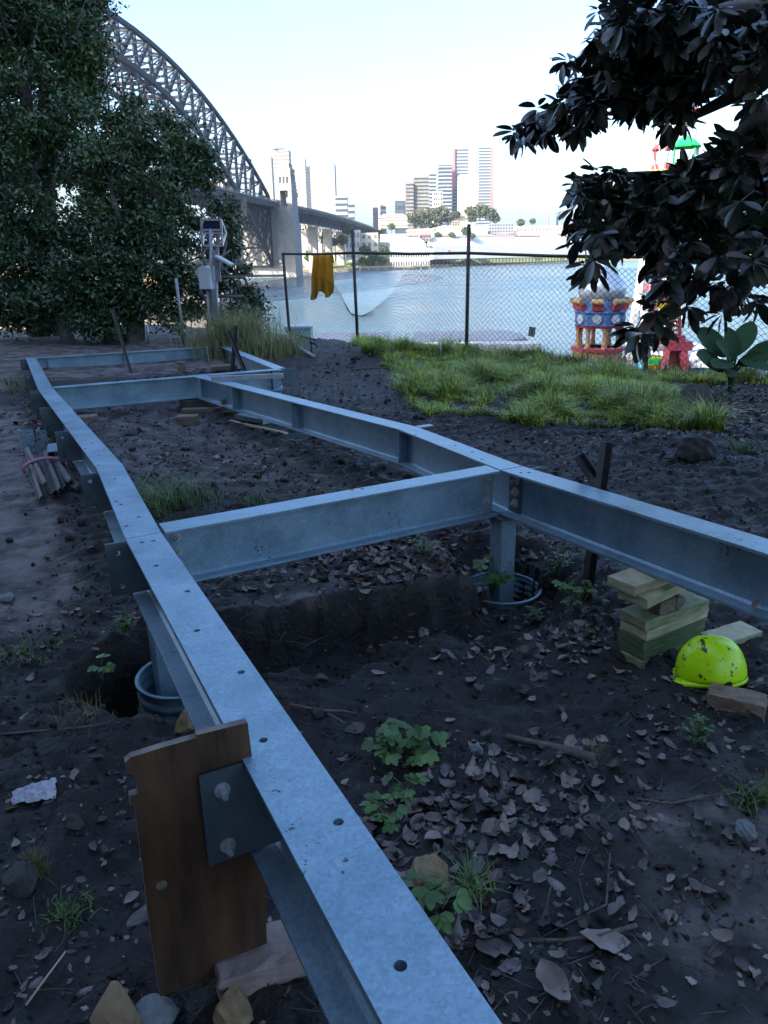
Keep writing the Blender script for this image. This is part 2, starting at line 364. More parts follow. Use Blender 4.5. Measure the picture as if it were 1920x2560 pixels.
def ground():
    def axis(lo, hi, step, far, g=1.12):
        a = list(np.arange(lo, hi, step)); s = step; v = hi
        while v < far: a.append(v); s *= g; v += s
        s = step; v = lo; b = []
        while v > -far: s *= g; v -= s; b.append(v)
        return np.array(b[::-1]+a)
    xs = axis(-3.6, 3.6, .020, 9000); ys0 = axis(.5, 8.0, .020, 9000)
    ys = np.array([y for y in ys0])
    X, Y = np.meshgrid(xs, ys, indexing='ij'); Z = height(X, Y)
    sea = (Y > 95)
    Z = np.where(Y > 95, np.maximum(Z-(Y-95)*.6, SEA-6), Z)
    n, k = X.shape; V = np.stack([X, Y, Z], -1).reshape(-1, 3)
    i = np.arange(n*k).reshape(n, k)
    F = np.stack([i[:-1, :-1], i[1:, :-1], i[1:, 1:], i[:-1, 1:]], -1).reshape(-1, 4)
    o = np_mesh('ground', V, F, M_soil, smooth=True)
    at = o.data.attributes.new('path', 'FLOAT', 'POINT'); at.data.foreach_set('value', pathmask(X, Y).ravel().astype(np.float32))
    tag(o, kind='structure')
ground()
# ------------------------------------------------------------------ water
def water():
    m = bpy.data.materials.new('harbour_water'); m.use_nodes = True; t = m.node_tree; N = t.nodes; L = t.links; b = N['Principled BSDF']
    b.inputs['Base Color'].default_value = (.055, .095, .118, 1); b.inputs['Roughness'].default_value = .22; b.inputs['IOR'].default_value = 1.33
    tc = N.new('ShaderNodeTexCoord'); mp = N.new('ShaderNodeMapping'); mp.inputs['Scale'].default_value = (.5, 1.0, 1); L.new(tc.outputs['Object'], mp.inputs[0])
    a = N.new('ShaderNodeTexNoise'); a.inputs['Scale'].default_value = .35; a.inputs['Detail'].default_value = 8; L.new(mp.outputs[0], a.inputs['Vector'])
    c = N.new('ShaderNodeTexNoise'); c.inputs['Scale'].default_value = .02; c.inputs['Detail'].default_value = 4; L.new(mp.outputs[0], c.inputs['Vector'])
    bp = N.new('ShaderNodeBump'); bp.inputs['Distance'].default_value = 2.4; bp.inputs['Strength'].default_value = 1
    L.new(a.outputs[0], bp.inputs['Height']); L.new(bp.outputs[0], b.inputs['Normal'])
    cr = N.new('ShaderNodeMapRange'); cr.inputs[1].default_value = .35; cr.inputs[2].default_value = .65; cr.inputs[3].default_value = .16; cr.inputs[4].default_value = .30
    L.new(c.outputs[0], cr.inputs[0]); L.new(cr.outputs[0], b.inputs['Roughness'])
    mb = MB(); q = 12000; mb.add([(-q, 60, SEA), (q, 60, SEA), (q, q, SEA), (-q, q, SEA)], [(0, 1, 2, 3)])
    tag(mb.build('water', m), kind='structure')
water()
# ------------------------------------------------------------------ far shore
def shore():
    q = [(-400, 700), (G(600, 684, SEA)[0]-60, G(600, 684, SEA)[1]), (G(740, 681, SEA)[0], G(740, 681, SEA)[1]), (G(880, 678, SEA)[0], G(880, 678, SEA)[1]),
         (G(900, 676, SEA)[0], G(900, 676, SEA)[1]+30), (G(1080, 668, SEA)[0], G(1080, 668, SEA)[1]), (G(1440, 655, SEA)[0], G(1440, 655, SEA)[1]+30), (G(1920, 652, SEA)[0]+300, 1400),
         (1500, 6000), (-2500, 6000)]
    mb = MB(); mb.prism([(x, y, SEA-1) for x, y in q], (0, 0, 3.6)); tag(mb.build('foreshore', M_sw), kind='structure')
    # the land rising behind it: an uneven sheet
    xs = np.linspace(-700, 1500, 111); ys = np.linspace(760, 3000, 90); X, Y = np.meshgrid(xs, ys, indexing='ij')
    cx, cy = P(1110, 560, 1250)[:2]
    Z = SEA+2.8+26*np.exp(-(((X-cx)/150)**2+((Y-1330)/200)**2))+16*sst(900, 1300, Y-.15*(X))+6*fbm(X, Y, .006, 3)
    edge = np.interp(X, [p[0] for p in q[:8]], [p[1] for p in q[:8]])
    Z = np.where(Y < edge+25, SEA-3, Z); 
    n, k = X.shape; i = np.arange(n*k).reshape(n, k)
    F = np.stack([i[:-1, :-1], i[1:, :-1], i[1:, 1:], i[:-1, 1:]], -1).reshape(-1, 4)
    tag(np_mesh('hill', np.stack([X, Y, Z], -1).reshape(-1, 3), F, M_lawn, smooth=True), kind='structure')
shore()

# ------------------------------------------------------------------ the harbour bridge
def bridge():
    SX, SY, BR = -105.8, 678.3, .1771
    d = Vector((math.sin(BR), math.cos(BR), 0)); wv = Vector((math.cos(BR), -math.sin(BR), 0)); O = Vector((SX, SY, SEA)); up = Vector((0, 0, 1))
    def pt(u, lat, z): return O-d*u+wv*lat+up*z
    zl = lambda u: 9+107*(1-(2*u/503-1)**2); zt = lambda u: 63+71*(1-(2*u/503-1)**2)
    T = thing('arch_bridge', 'huge dark steel arch bridge across the harbour with its roadway hung under the arch', 'bridge', tuple(O))
    NP = 28; us = [503*i/NP for i in range(NP+1)]
    def lattice(mb, a, b, w, n, across):
        a = Vector(a); b = Vector(b); o = across*(w/2)
        mb.bar(a-o, b-o, .75, 1.3, up=across); mb.bar(a+o, b+o, .75, 1.3, up=across)
        for k in range(n):
            t = (k+.5)/n; q = a.lerp(b, t); mb.bar(q-o, q+o, .5, 1.2, up=(b-a).normalized())
    for lat in (15.25, -15.25):
        for nm, fz, ww in (('upper_chord', zt, 1.25), ('lower_chord', zl, 1.25)):
            mb = MB()
            for i in range(NP): 
                h = 2.6 if nm == 'lower_chord' else 2.2
                mb.bar(pt(us[i], lat, fz(us[i])), pt(us[i+1], lat, fz(us[i+1])), 2.2, h)
            part(mb, nm, M_bridge, T)
        for i in range(NP+1):
            mb = MB(); u = us[i]; a = pt(u, lat, zl(u)); b = pt(u, lat, zt(u)); L = (b-a).length
            lattice(mb, a, b, 3.0, int(L/2.9), d); part(mb, 'vertical_strut', M_bridge, T)
        for i in range(NP):
            mb = MB(); u0, u1 = us[i], us[i+1]
            if i < NP/2: a, b = pt(u0, lat, zt(u0)), pt(u1, lat, zl(u1))
            else: a, b = pt(u0, lat, zl(u0)), pt(u1, lat, zt(u1))
            mb.bar(a+d*.9, b+d*.9, .9, 1.5, up=wv); mb.bar(a-d*.9, b-d*.9, .9, 1.5, up=wv)
            for k in range(9): q = a.lerp(b, (k+.5)/9); mb.bar(q-d*.8, q+d*.8, .4, 1.0, up=up)
            part(mb, 'diagonal_strut', M_bridge, T)
    mb = MB()
    for i in range(NP+1):
        u = us[i]
        for fz in (zt, zl): mb.bar(pt(u, -15.25, fz(u)), pt(u, 15.25, fz(u)), 1.2, 1.6)
        for f in (.33, .66):
            z = zl(u)+(zt(u)-zl(u))*f
            if z > 66: mb.bar(pt(u, -15.25, z), pt(u, 15.25, z), .7, .9)
        if i < NP:
            v = us[i+1]
            for fz in (zt, zl):
                mb.bar(pt(u, -15.25, fz(u)), pt(v, 15.25, fz(v)), .8, .8); mb.bar(pt(u, 15.25, fz(u)), pt(v, -15.25, fz(v)), .8, .8)
        z0, z1 = zl(u), zt(u)
        if z0 > 66:
            zm = (z0+z1)/2; mb.bar(pt(u, -15.25, z0), pt(u, 15.25, z1), .6, .6); mb.bar(pt(u, 15.25, z0), pt(u, -15.25, z1), .6, .6)
    part(mb, 'cross_bracing', M_bridge, T)
    # deck: hung part
    mb = MB(); DZ = lambda u: 57.5+2.5*math.sin(math.pi*max(0, min(1, u/503)))
    for i in range(NP):
        u0, u1 = us[i], us[i+1]
        a, b = pt(u0, 0, DZ(u0)), pt(u1, 0, DZ(u1)); mb.bar(a, b, 48, 1.2)
        for lat in (-24, -15, -8, 0, 8, 15, 24): mb.bar(pt(u0, lat, DZ(u0)-2), pt(u1, lat, DZ(u1)-2), .7, 2.6)
        mb.bar(pt(u0, -24, DZ(u0)-2.6), pt(u0, 24, DZ(u0)-2.6), .8, 3.6)
    part(mb, 'deck', M_bridge, T)
    for lat in (24.3, -24.3):
        mb = MB()
        for i in range(NP):
            u0, u1 = us[i], us[i+1]; mb.bar(pt(u0, lat, DZ(u0)+1.0), pt(u1, lat, DZ(u1)+1.0), .35, 1.0); mb.bar(pt(u0, lat, DZ(u0)+2.3), pt(u1, lat, DZ(u1)+2.3), .25, .25)
            for k in range(6): u = u0+(u1-u0)*k/6; mb.bar(pt(u, lat, DZ(u)+.6), pt(u, lat, DZ(u)+3.0), .22, .22)
        part(mb, 'parapet', M_bridge2, T)
    for i in range(NP+1):
        u = us[i]; zz = zl(u)
        for lat in (15.25, -15.25):
            mb = MB()
            if zz > 62: mb.bar(pt(u, lat, DZ(u)), pt(u, lat, zz), .9, .9)
            elif zz < 52: mb.bar(pt(u, lat, zz), pt(u, lat, DZ(u)-2), 1.2, 1.2); mb.bar(pt(u, lat, zz+2), pt(u, -lat, DZ(u)-3), .8, .8)
            else: continue
            part(mb, 'hanger', M_bridge, T)
    # braced bay under the end panels
    for sd in (-15.25, 15.25):
      mb = MB()
      for i in range(0, 4):
        for j in range(3):
            u0, u1 = us[i], us[i+1]; za = zl(u0)+(54-zl(u0))*j/3; zb = zl(u1)+(54-zl(u1))*(j+1)/3
            mb.bar(pt(u0, sd, za), pt(u1, sd, zb), .8, .8); mb.bar(pt(u0, sd, zb), pt(u1, sd, za), .8, .8)
      part(mb, 'portal_bracing', M_bridge, T)
    mb = MB(); mb.box(pt(10, 25.2, 50), (3, 4, 9), Matrix.Rotation(-BR, 3, 'Z')); part(mb, 'maintenance_gantry', M_bridge2, T); mb = MB(); mb.box(pt(90, 25.2, 51), (3, 4, 12), Matrix.Rotation(-BR, 3, 'Z')); part(mb, 'maintenance_gantry', M_bridge2, T)
    mb = MB(); cr = pt(42, 15, zt(42)+1.4)
    mb.box(cr, (2.5, 4, 2.5), Matrix.Rotation(-BR, 3, 'Z')); mb.bar(cr, cr-d*6+up*4, .5); part(mb, 'creeper_crane', M_bridge2, T)
    R3 = Matrix.Rotation(-BR, 3, 'Z')
    # approach spans beyond the towers
    mb = MB(); n = 26; L = 560
    da = lambda t: 58-16*t*t
    for i in range(n):
        t0, t1 = i/n, (i+1)/n; a, b = pt(-20-L*t0, 0, da(t0)), pt(-20-L*t1, 0, da(t1)); mb.bar(a, b, 40, 1.5)
        for lat in (19, -19):
            A, B = pt(-20-L*t0, lat, da(t0)), pt(-20-L*t1, lat, da(t1)); mb.bar(A-up*1.5, B-up*1.5, .8, 3); mb.bar(A-up*12, B-up*12, .9, 1.4)
            mb.bar(A-up*1, A-up*12, .9); mb.bar((A+B)/2-up*1, (A+B)/2-up*12, .7); mb.bar(A-up*12, (A+B)/2-up*1, .6); mb.bar((A+B)/2-up*1, B-up*12, .6)
        mb.bar(pt(-20-L*t0, 17, da(t0)-7), pt(-20-L*t1, 17, da(t1)-7), .3, 10)
    part(mb, 'approach_span', M_bridge, T)
    mb = MB()
    for i in range(n):
        t0, t1 = i/n, (i+1)/n; mb.bar(pt(-20-L*t0, 20.3, da(t0)+1), pt(-20-L*t1, 20.3, da(t1)+1), .4, 2.2)
    part(mb, 'parapet', M_bridge2, T)
    for k in range(1, 6):
        for lat in (13, -13):
            mb = MB(); t = (k*62)/L; h = da(t)-13; mb.box(pt(-20-k*62, lat, h/2), (9, 6, h), R3); part(mb, 'pier', M_granite, T)
    # towers: abutment block and two pylons, each tapering with an arch
    def tower(u0, sgn):
        mb = MB()
        c = pt(u0, 0, 26)
        def taper(cu, lat, w0, l0, w1, l1, z0, z1):
            vs = []
            for (ww, ll, z) in ((w0, l0, z0), (w1, l1, z1)):
                for a, b in ((-1, -1), (1, -1), (1, 1), (-1, 1)): vs.append(pt(cu+b*ll/2, lat+a*ww/2, z))
            mb.add(vs, [(0, 1, 2, 3)[::-1], (4, 5, 6, 7), (0, 1, 5, 4), (1, 2, 6, 5), (2, 3, 7, 6), (3, 0, 4, 7)])
        taper(u0, 0, 46, 17, 45, 16, 0, 55)
        part(mb, 'abutment_tower', M_granite, T)
        for lat in (27.5, -27.5):
            mb = MB()
            taper(u0, lat, 15, 19, 13.5, 17, 0, 56)
            # walls of the pylon above the roadway with an arched opening through the middle
            for s in (-1, 1): taper(u0, lat+s*4.9, 3.8, 17, 3.2, 16.0, 56, 68)
            taper(u0, lat, 13.4, 16.2, 11.5, 13.6, 68, 83); taper(u0, lat, 12.3, 14.4, 11.9, 14.0, 83, 85); taper(u0, lat, 9.5, 11.5, 8.6, 10.4, 85, 88.6)
            n = 8
            for k in range(n):
                a0, a1 = math.pi*k/n, math.pi*(k+1)/n
                q = [(math.cos(a0)*3, 64+math.sin(a0)*3), (math.cos(a1)*3, 64+math.sin(a1)*3), (math.cos(a1)*3, 68), (math.cos(a0)*3, 68)]
                poly = [pt(u0-7.9, lat+x, z) for x, z in q]; mb.prism(poly, -d*(15.8)*-1)
            part(mb, 'pylon', M_granite, T)
            mb = MB()
            for z in (73, 79): 
                for du in (-4, 0, 4):
                    mb.box(pt(u0+du, lat+(6.35 if lat > 0 else -6.35), z), (.5, 1.4, 3.5), R3)
            for dl in (-3, 0, 3): mb.box(pt(u0+7.4, lat+dl, 76), (1.2, .8, 5), R3)
            part(mb, 'window_slot', M_dglass, T)
    tower(-11, 1); tower(514, -1)
bridge()

# ------------------------------------------------------------------ buildings
def facade(wall, band, sx, sz):
    nm = 'facade_'+wall.name+'_%.1f_%.1f' % (sx, sz)
    if nm in MATS: return MATS[nm]
    m = wall.copy(); m.name = nm; MATS[nm] = m; t = m.node_tree; N = t.nodes; L = t.links; b = N['Principled BSDF']
    tc = N.new('ShaderNodeTexCoord'); sp = N.new('ShaderNodeSeparateXYZ'); L.new(tc.outputs['Object'], sp.inputs[0])
    def M2(op, a, c): n = N.new('ShaderNodeMath'); n.operation = op; (L.new(a, n.inputs[0]) if hasattr(a, 'links') else setattr(n.inputs[0], 'default_value', a)); (L.new(c, n.inputs[1]) if hasattr(c, 'links') else setattr(n.inputs[1], 'default_value', c)); return n.outputs[0]
    h = M2('GREATER_THAN', M2('FRACT', M2('DIVIDE', M2('ADD', sp.outputs[0], sp.outputs[1]), sx), 0.0), .5); v = M2('GREATER_THAN', M2('FRACT', M2('DIVIDE', sp.outputs[2], sz), 0.0), .5)
    mx = N.new('ShaderNodeMixRGB'); L.new(M2('MULTIPLY', h, v), mx.inputs[0]); old = b.inputs['Base Color'].links[0].from_socket; L.new(old, mx.inputs[1])
    mx.inputs[2].default_value = band.node_tree.nodes['Principled BSDF'].inputs['Base Color'].default_value; L.new(mx.outputs[0], b.inputs['Base Color']); return m
def building(name, label, cat, x0, x1, ytop, Y, wall, depth=None, floors=10, band=None, ybot=None, group=None, yaw=0.0, vert=False, roof=None, cap=0, zb=None, cols=0):
    a = P(x0, ytop, Y); b = P(x1, ytop, Y); zt = (a[2]+b[2])/2; zb = (SEA+2) if zb is None else zb
    if ybot: zb = P((x0+x1)/2, ybot, Y)[2]
    W = b[0]-a[0]; D = depth or W; cx = (a[0]+b[0])/2; H = zt-zb
    T = thing(name, label, cat, (cx, Y+D/2, zb), group)
    R = Matrix.Rotation(yaw, 3, 'Z'); c0 = Vector((cx, Y+D/2, 0))
    mb = MB(); mb.box((cx, Y+D/2, zb+H/2), (W, D, H), R); part(mb, 'wall', wall, T)
    if roof:
        mb = MB(); e = 1.0
        vs = [c0+R @ Vector((sx*(W/2+e), sy*(D/2+e), zt)) for sx, sy in ((-1, -1), (1, -1), (1, 1), (-1, 1))]
        r0 = c0+R @ Vector((-W/2*.75, 0, zt+min(W, D)*.22)); r1 = c0+R @ Vector((W/2*.75, 0, zt+min(W, D)*.22))
        mb.add(vs+[r0, r1], [(0, 1, 5, 4), (1, 2, 5), (2, 3, 4, 5), (3, 0, 4), (3, 2, 1, 0)]); part(mb, 'roof', roof, T)
    if band:
        floors = min(floors, 40); fh = H/floors
        if cols:
            m2 = max(1, int(cols*D/W))
            if floors*cols > 64:
                for o in T.children:
                    if o.name.startswith('wall'): o.data.materials[0] = facade(wall, band, W/cols, fh)
                return T
            for i in range(floors):
                z = zb+fh*(i+.5)
                for j in range(cols):
                    mb = MB(); mb.box(c0+R @ Vector((-W/2+W*(j+.5)/cols, -D/2-.05, z)), (W/cols*.55, .5, fh*.5), R); part(mb, 'window', band, T)
        elif 0:
            for i in range(floors):
                mb = MB(); z = zb+fh*(i+.5)
                for j in range(cols):
                    x = -W/2+W*(j+.5)/cols
                    mb.box(c0+R @ Vector((x, -D/2-.05, z)), (W/cols*.5, .5, fh*.5), R)
                m2 = max(1, int(cols*D/W))
                for j in range(m2):
                    y = -D/2+D*(j+.5)/m2
                    mb.box(c0+R @ Vector((W/2+.05, y, z)), (.5, D/m2*.5, fh*.5), R)
                part(mb, 'window_row', band, T)
        else:
            for i in range(floors):
                mb = MB(); z = zb+fh*(i+.5); mb.box(c0+Vector((0, 0, z)), (W*.96 if W > 8 else W*.9, D+.7, fh*.42), R); mb.box(c0+Vector((0, 0, z+.04)), (W+.7, D*.92, fh*.42), R)
                part(mb, 'window_band', band, T)
    if cap:
        mb = MB(); mb.box((cx, Y+D/2, zt+cap/2), (W*.5, D*.5, cap), R); part(mb, 'plant_room', wall, T)
    return T
def city():
    b = building; gl = M_glass
    b('tower_block', 'tall pale tower with a small crane on its roof, just behind the bridge pylon', 'tower', 681, 722, 374, 1500, M_conc, 30, 30, M_tan)
    b('tower_block', 'pale stepped tower left of the bridge pylon, windows in fine rows', 'tower', 654, 678, 392, 1550, M_conc, 25, 34, M_tan, cols=5)
    b('tower_block', 'slim cream tower right of the bridge pylon with warm vertical bays', 'tower', 730, 762, 396, 1450, M_cream, 25, 32, M_tan, cols=3, cap=5)
    b('tower_block', 'narrow dark tower slice between two pale towers', 'tower', 764, 778, 416, 1440, M_dglass, 20, 30, gl)
    b('office_tower', 'broad white tower with a row of slots under its flat top', 'tower', 774, 836, 408, 1400, M_conc, 45, 34, M_tan, cols=14)
    b('office_tower', 'dark glass office block right of the broad white tower', 'tower', 838, 868, 490, 1300, M_conc, 25, 12, M_dglass)
    b('office_tower', 'small grey office block with a pale corner, next to the dark glass block', 'tower', 870, 885, 507, 1290, M_conc, 18, 10, M_dglass)
    b('office_tower', 'thin tall tower with a pinkish striped edge standing alone', 'tower', 931, 948, 468, 1700, M_white, 18, 30, M_redf, cap=9)
    b('office_tower', 'low dark glass tower at the foot of the thin tall tower', 'tower', 932, 945, 518, 1500, M_dglass, 18, 12, gl)
    b('office_tower', 'low grey glass tower right of the thin tall tower', 'tower', 951, 965, 512, 1500, M_conc, 16, 10, M_dglass)
    b('office_tower', 'squat dark tower with a pale stripe left of the grey banded tower', 'tower', 988, 1014, 502, 1350, M_dglass, 30, 9, gl)
    b('residential_tower', 'wide grey tower banded with balconies, lower stepped end', 'tower', 1015, 1034, 457, 1300, M_tan, 40, 22, M_dglass)
    b('residential_tower', 'wide grey tower banded with balconies, its tall main block', 'tower', 1035, 1072, 442, 1305, M_tan, 40, 24, M_dglass)
    b('residential_tower', 'slim dark tower rising behind the grey banded tower', 'tower', 1073, 1091, 433, 1400, M_conc, 30, 24, M_dglass)
    b('residential_tower', 'short cream tower in front of the dark stepped tower', 'tower', 1083, 1106, 478, 1280, M_cream, 20, 14, M_dglass, cols=4)
    b('glass_tower', 'middle glass tower, shorter and darker than its two tall neighbours', 'tower', 1097, 1131, 412, 1600, M_dglass, 40, 26, M_conc)
    t = b('glass_tower', 'tall glass tower with a red edge on its left side', 'tower', 1133, 1172, 371, 1650, M_conc, 45, 34, gl)
    f = MB(); p = P(1134, 371, 1649); q = P(1134, 470, 1649); f.bar(p, q, 5, 5); part(f, 'red_fin', M_redf, t)
    b('glass_tower', 'white sail shaped tower between the two red edged glass towers', 'tower', 1150, 1196, 436, 1500, M_white, 40, 18, M_white, cols=6)
    t = b('glass_tower', 'tallest glass tower with a red edge on its right side', 'tower', 1197, 1231, 367, 1620, M_conc, 45, 38, gl)
    f = MB(); p = P(1231, 367, 1619); q = P(1231, 520, 1619); f.bar(p, q, 5, 5); part(f, 'red_fin', M_redf, t)
    # waterside
    b('wharf_house', 'white two storey wharf building with a row of square windows over the water', 'building', 975, 1075, 628, 900, M_white, 25, 2, M_dglass, ybot=668, cols=16, roof=M_white)
    b('wharf_house', 'white shed roofed building above the wharf building', 'building', 975, 1060, 606, 960, M_white, 25, 2, M_conc, ybot=632, cols=14, roof=M_white)
    b('terrace_house', 'bright white house beside the bridge approach', 'building', 862, 900, 575, 950, M_white, 30, 3, M_conc, ybot=650, cols=4)
    b('terrace_house', 'pale flat roofed house with dark balconies right of the bright white house', 'building', 902, 945, 582, 960, M_cream, 30, 3, M_tan, ybot=640, cols=3)
    b('terrace_house', 'long low cream building under the end of the bridge approach', 'building', 948, 1018, 545, 1150, M_cream, 30, 2, M_tan, ybot=570, roof=M_tan)
    b('terrace_house', 'row of white terraces below the dark hill trees', 'building', 950, 1015, 585, 1000, M_white, 30, 2, M_conc, ybot=622, cols=10)
    b('terrace_house', 'cream apartment row between the terraces and the long pier', 'building', 1020, 1085, 572, 1050, M_cream, 30, 3, M_tan, ybot=612, cols=9)
    b('terrace_house', 'white apartment row over the middle of the pier', 'building', 1095, 1215, 566, 1150, M_white, 30, 2, M_conc, ybot=598, cols=18)
    b('apartment_block', 'grey stepped apartment block on the ridge above the pier', 'building', 1222, 1284, 559, 1180, M_conc, 35, 4, M_dglass, ybot=590, cols=9)
    b('apartment_block', 'pale block with an orange centre bay at the right end of the ridge', 'building', 1290, 1420, 565, 1250, M_cream, 35, 2, M_tan, ybot=600, cols=14)
    for (x0, x1, yt, yb, Y, wl, bn, fl, co, rf, lb) in (
        (905, 925, 596, 612, 985, M_sw, M_dglass, 2, 3, M_tan, 'small sandstone cottage with a dull roof right of the flat roofed house'),
        (928, 948, 600, 618, 980, M_white, M_dglass, 2, 3, M_redf, 'little white cottage with a reddish roof above the leafy grove'),
        (1022, 1046, 590, 606, 1010, M_cream, M_dglass, 2, 4, M_tan, 'cream cottage with a brown roof left of the pier shed end'),
        (1050, 1078, 588, 603, 1015, M_tan, M_dglass, 2, 4, M_redf, 'brown brick house with a reddish roof by the pier shed end'),
        (1090, 1128, 590, 602, 1060, M_cream, M_dglass, 2, 6, M_tan, 'low cream house row with brown roof over the left part of the pier'),
        (1140, 1176, 592, 603, 1065, M_tan, M_dglass, 2, 6, M_tan, 'low brown warehouse over the middle of the pier'),
        (1186, 1236, 591, 602, 1080, M_white, M_dglass, 2, 8, M_tan, 'long white warehouse with brown roof over the pier, right of the brown one'),
        (1130, 1150, 556, 566, 1200, M_sw, M_dglass, 1, 3, M_tan, 'sandstone lodge at the foot of the white monument'),
        (1240, 1275, 592, 602, 1090, M_sw, M_dglass, 2, 5, M_redf, 'sandstone warehouse with reddish roof below the grey apartment block'),
        (1300, 1350, 590, 601, 1120, M_tan, M_dglass, 2, 7, M_tan, 'brown warehouse over the right half of the pier')):
        b('shore_house', lb, 'house', x0, x1, yt, Y, wl, 14, fl, bn, ybot=yb, cols=co, roof=rf)
    # pier
    T = thing('finger_pier', 'long white finger pier shed standing on dark piles over the water', 'pier', tuple(P(1250, 650, 1080)))
    A = P(1070, 640, 1010); B = P(1520, 638, 1150); z0 = P(1200, 645, 1070)[2]; zt = P(1200, 606, 1070)[2]
    mb = MB(); mb.bar((A[0], A[1]+12, (z0+zt)/2-2), (B[0], B[1]+12, (z0+zt)/2-2), 30, zt-z0-4); part(mb, 'shed', M_white, T)
    mb = MB(); mb.bar((A[0], A[1]-3.4, z0+(zt-z0)*.35), (B[0], B[1]-3.4, z0+(zt-z0)*.35), .6, 1.2); part(mb, 'window_strip', M_conc, T)
    mb = MB(); mb.bar((A[0], A[1]-3.4, z0+(zt-z0)*.72), (B[0], B[1]-3.4, z0+(zt-z0)*.72), .6, 1.2); part(mb, 'window_strip', M_conc, T)
    c = P(1120, 628, 1020); e = P(1228, 628, 1054); mb = MB(); mb.bar((c[0], c[1]-1, c[2]), (e[0], e[1]-1, e[2]), .8, 3); part(mb, 'red_awning', M_redf, T)
    mb = MB(); n = 46
    dv = Vector((B[0]-A[0], B[1]-A[1], 0)); nn = Vector((-dv.y, dv.x, 0)).normalized()
    q = [Vector((A[0], A[1]-3, zt-4)), Vector((A[0], A[1]+28, zt-4)), Vector((A[0], A[1]+12, zt+6))]
    mb.prism(q, dv); part(mb, 'roof', M_white, T)
    mb = MB(); mb.bar((A[0]-20, A[1]+10, z0-.7), (B[0], B[1]+10, z0-.7), 36, 1.0); part(mb, 'pier_deck', M_tan, T)
    mb = MB()
    for i in range(60):
        t = i/59; x = A[0]-18+(B[0]-A[0]+18)*t; y = A[1]+(B[1]-A[1])*t-6; mb.bar((x, y, SEA-2), (x, y, z0-1), 1.0)
    o = part(mb, 'piles', M_wood, T); o['kind'] = 'stuff'
    T = thing('stone_jetty', 'low pale jetty on stubby piers in front of the palm lawn', 'jetty', tuple(P(985, 675, 880)))
    mb = MB(); a = P(900, 668, 870); c = P(1072, 664, 900); mb.bar(a, c, 10, 1.6); part(mb, 'jetty_deck', M_sw, T)
    for i in range(9):
        mb = MB(); p = Vector(a).lerp(Vector(c), i/8); mb.bar((p.x, p.y-3, SEA-1), (p.x, p.y-3, p.z-.4), 1.6); part(mb, 'jetty_pier', M_cream, T)
    # monument and cranes
    T = thing('hill_monument', 'slim white monument column among the hill trees', 'monument', tuple(P(1157, 560, 1240)))
    mb = MB(); a = P(1157, 552, 1240); t = P(1157, 470, 1240); mb.bar(a, t, 6, 6); part(mb, 'column', M_white, T)
    mb = MB(); mb.box(P(1162, 548, 1240), (34, 12, 7)); part(mb, 'plinth', M_cream, T)
    for px, py, lb in ((1372, 528, 'red harbour crane nearest the grey apartment block'), (1393, 530, 'dark harbour crane left of the fig leaves')):
        T = thing('harbour_crane', lb, 'crane', tuple(P(px, 570, 1500)))
        mb = MB(); a = P(px, 575, 1500); t = P(px, py+12, 1500); mb.bar(a, t, 3); part(mb, 'mast', M_redf if px < 1380 else M_dglass, T)
        mb = MB(); mb.bar(t, P(px-12 if px < 1380 else px+8, py, 1500), 1.6); part(mb, 'jib', M_redf if px < 1380 else M_dglass, T)
    T = thing('roof_crane', 'small crane on the roof of the tall tower behind the bridge pylon', 'crane', tuple(P(700, 374, 1500)))
    mb = MB(); mb.bar(P(692, 376, 1500), P(692, 370, 1500), 2); part(mb, 'mast', M_dglass, T)
    mb = MB(); mb.bar(P(683, 373.5, 1500), P(712, 371.5, 1500), 1.5); part(mb, 'jib', M_dglass, T)
city()

# ------------------------------------------------------------------ foliage tools
def leaf_quads(C, size, aspect=.4, flat=0.0):
    """diamond leaves, folded along the midrib, at the centres C"""
    n = len(C); a = rng.normal(size=(n, 3)); a[:, 2] *= (1-flat); a /= np.linalg.norm(a, axis=1)[:, None]
    b = rng.normal(size=(n, 3)); b -= (b*a).sum(1)[:, None]*a; b /= np.linalg.norm(b, axis=1)[:, None]
    c = np.cross(a, b); s = (size*(.6+.8*rng.random(n)))[:, None]
    p0 = C-a*s*.5; p1 = C+b*s*aspect*.5+c*s*.06-a*s*.05; p2 = C+a*s*.5; p3 = C-b*s*aspect*.5+c*s*.06-a*s*.05
    V = np.stack([p0, p1, p2, p3], 1).reshape(-1, 3); F = np.arange(4*n).reshape(n, 4)
    return V, F
def crown_points(blobs, per, clump, nleaf):
    out = []
    for (c, r) in blobs:
        k = max(3, int(per*r[0]*r[1])); u = rng.normal(size=(k, 3)); u /= np.linalg.norm(u, axis=1)[:, None]
        rad_ = rng.random(k)**.35; cc = np.array(c)+u*np.array(r)*rad_[:, None]
        for q in cc:
            cl = clump*.85*(.6+.8*rng.random())
            out.append(q+rng.normal(size=(int(nleaf*(.6+.8*rng.random())), 3))*np.array([cl, cl, cl*.7]))
    return np.concatenate(out)
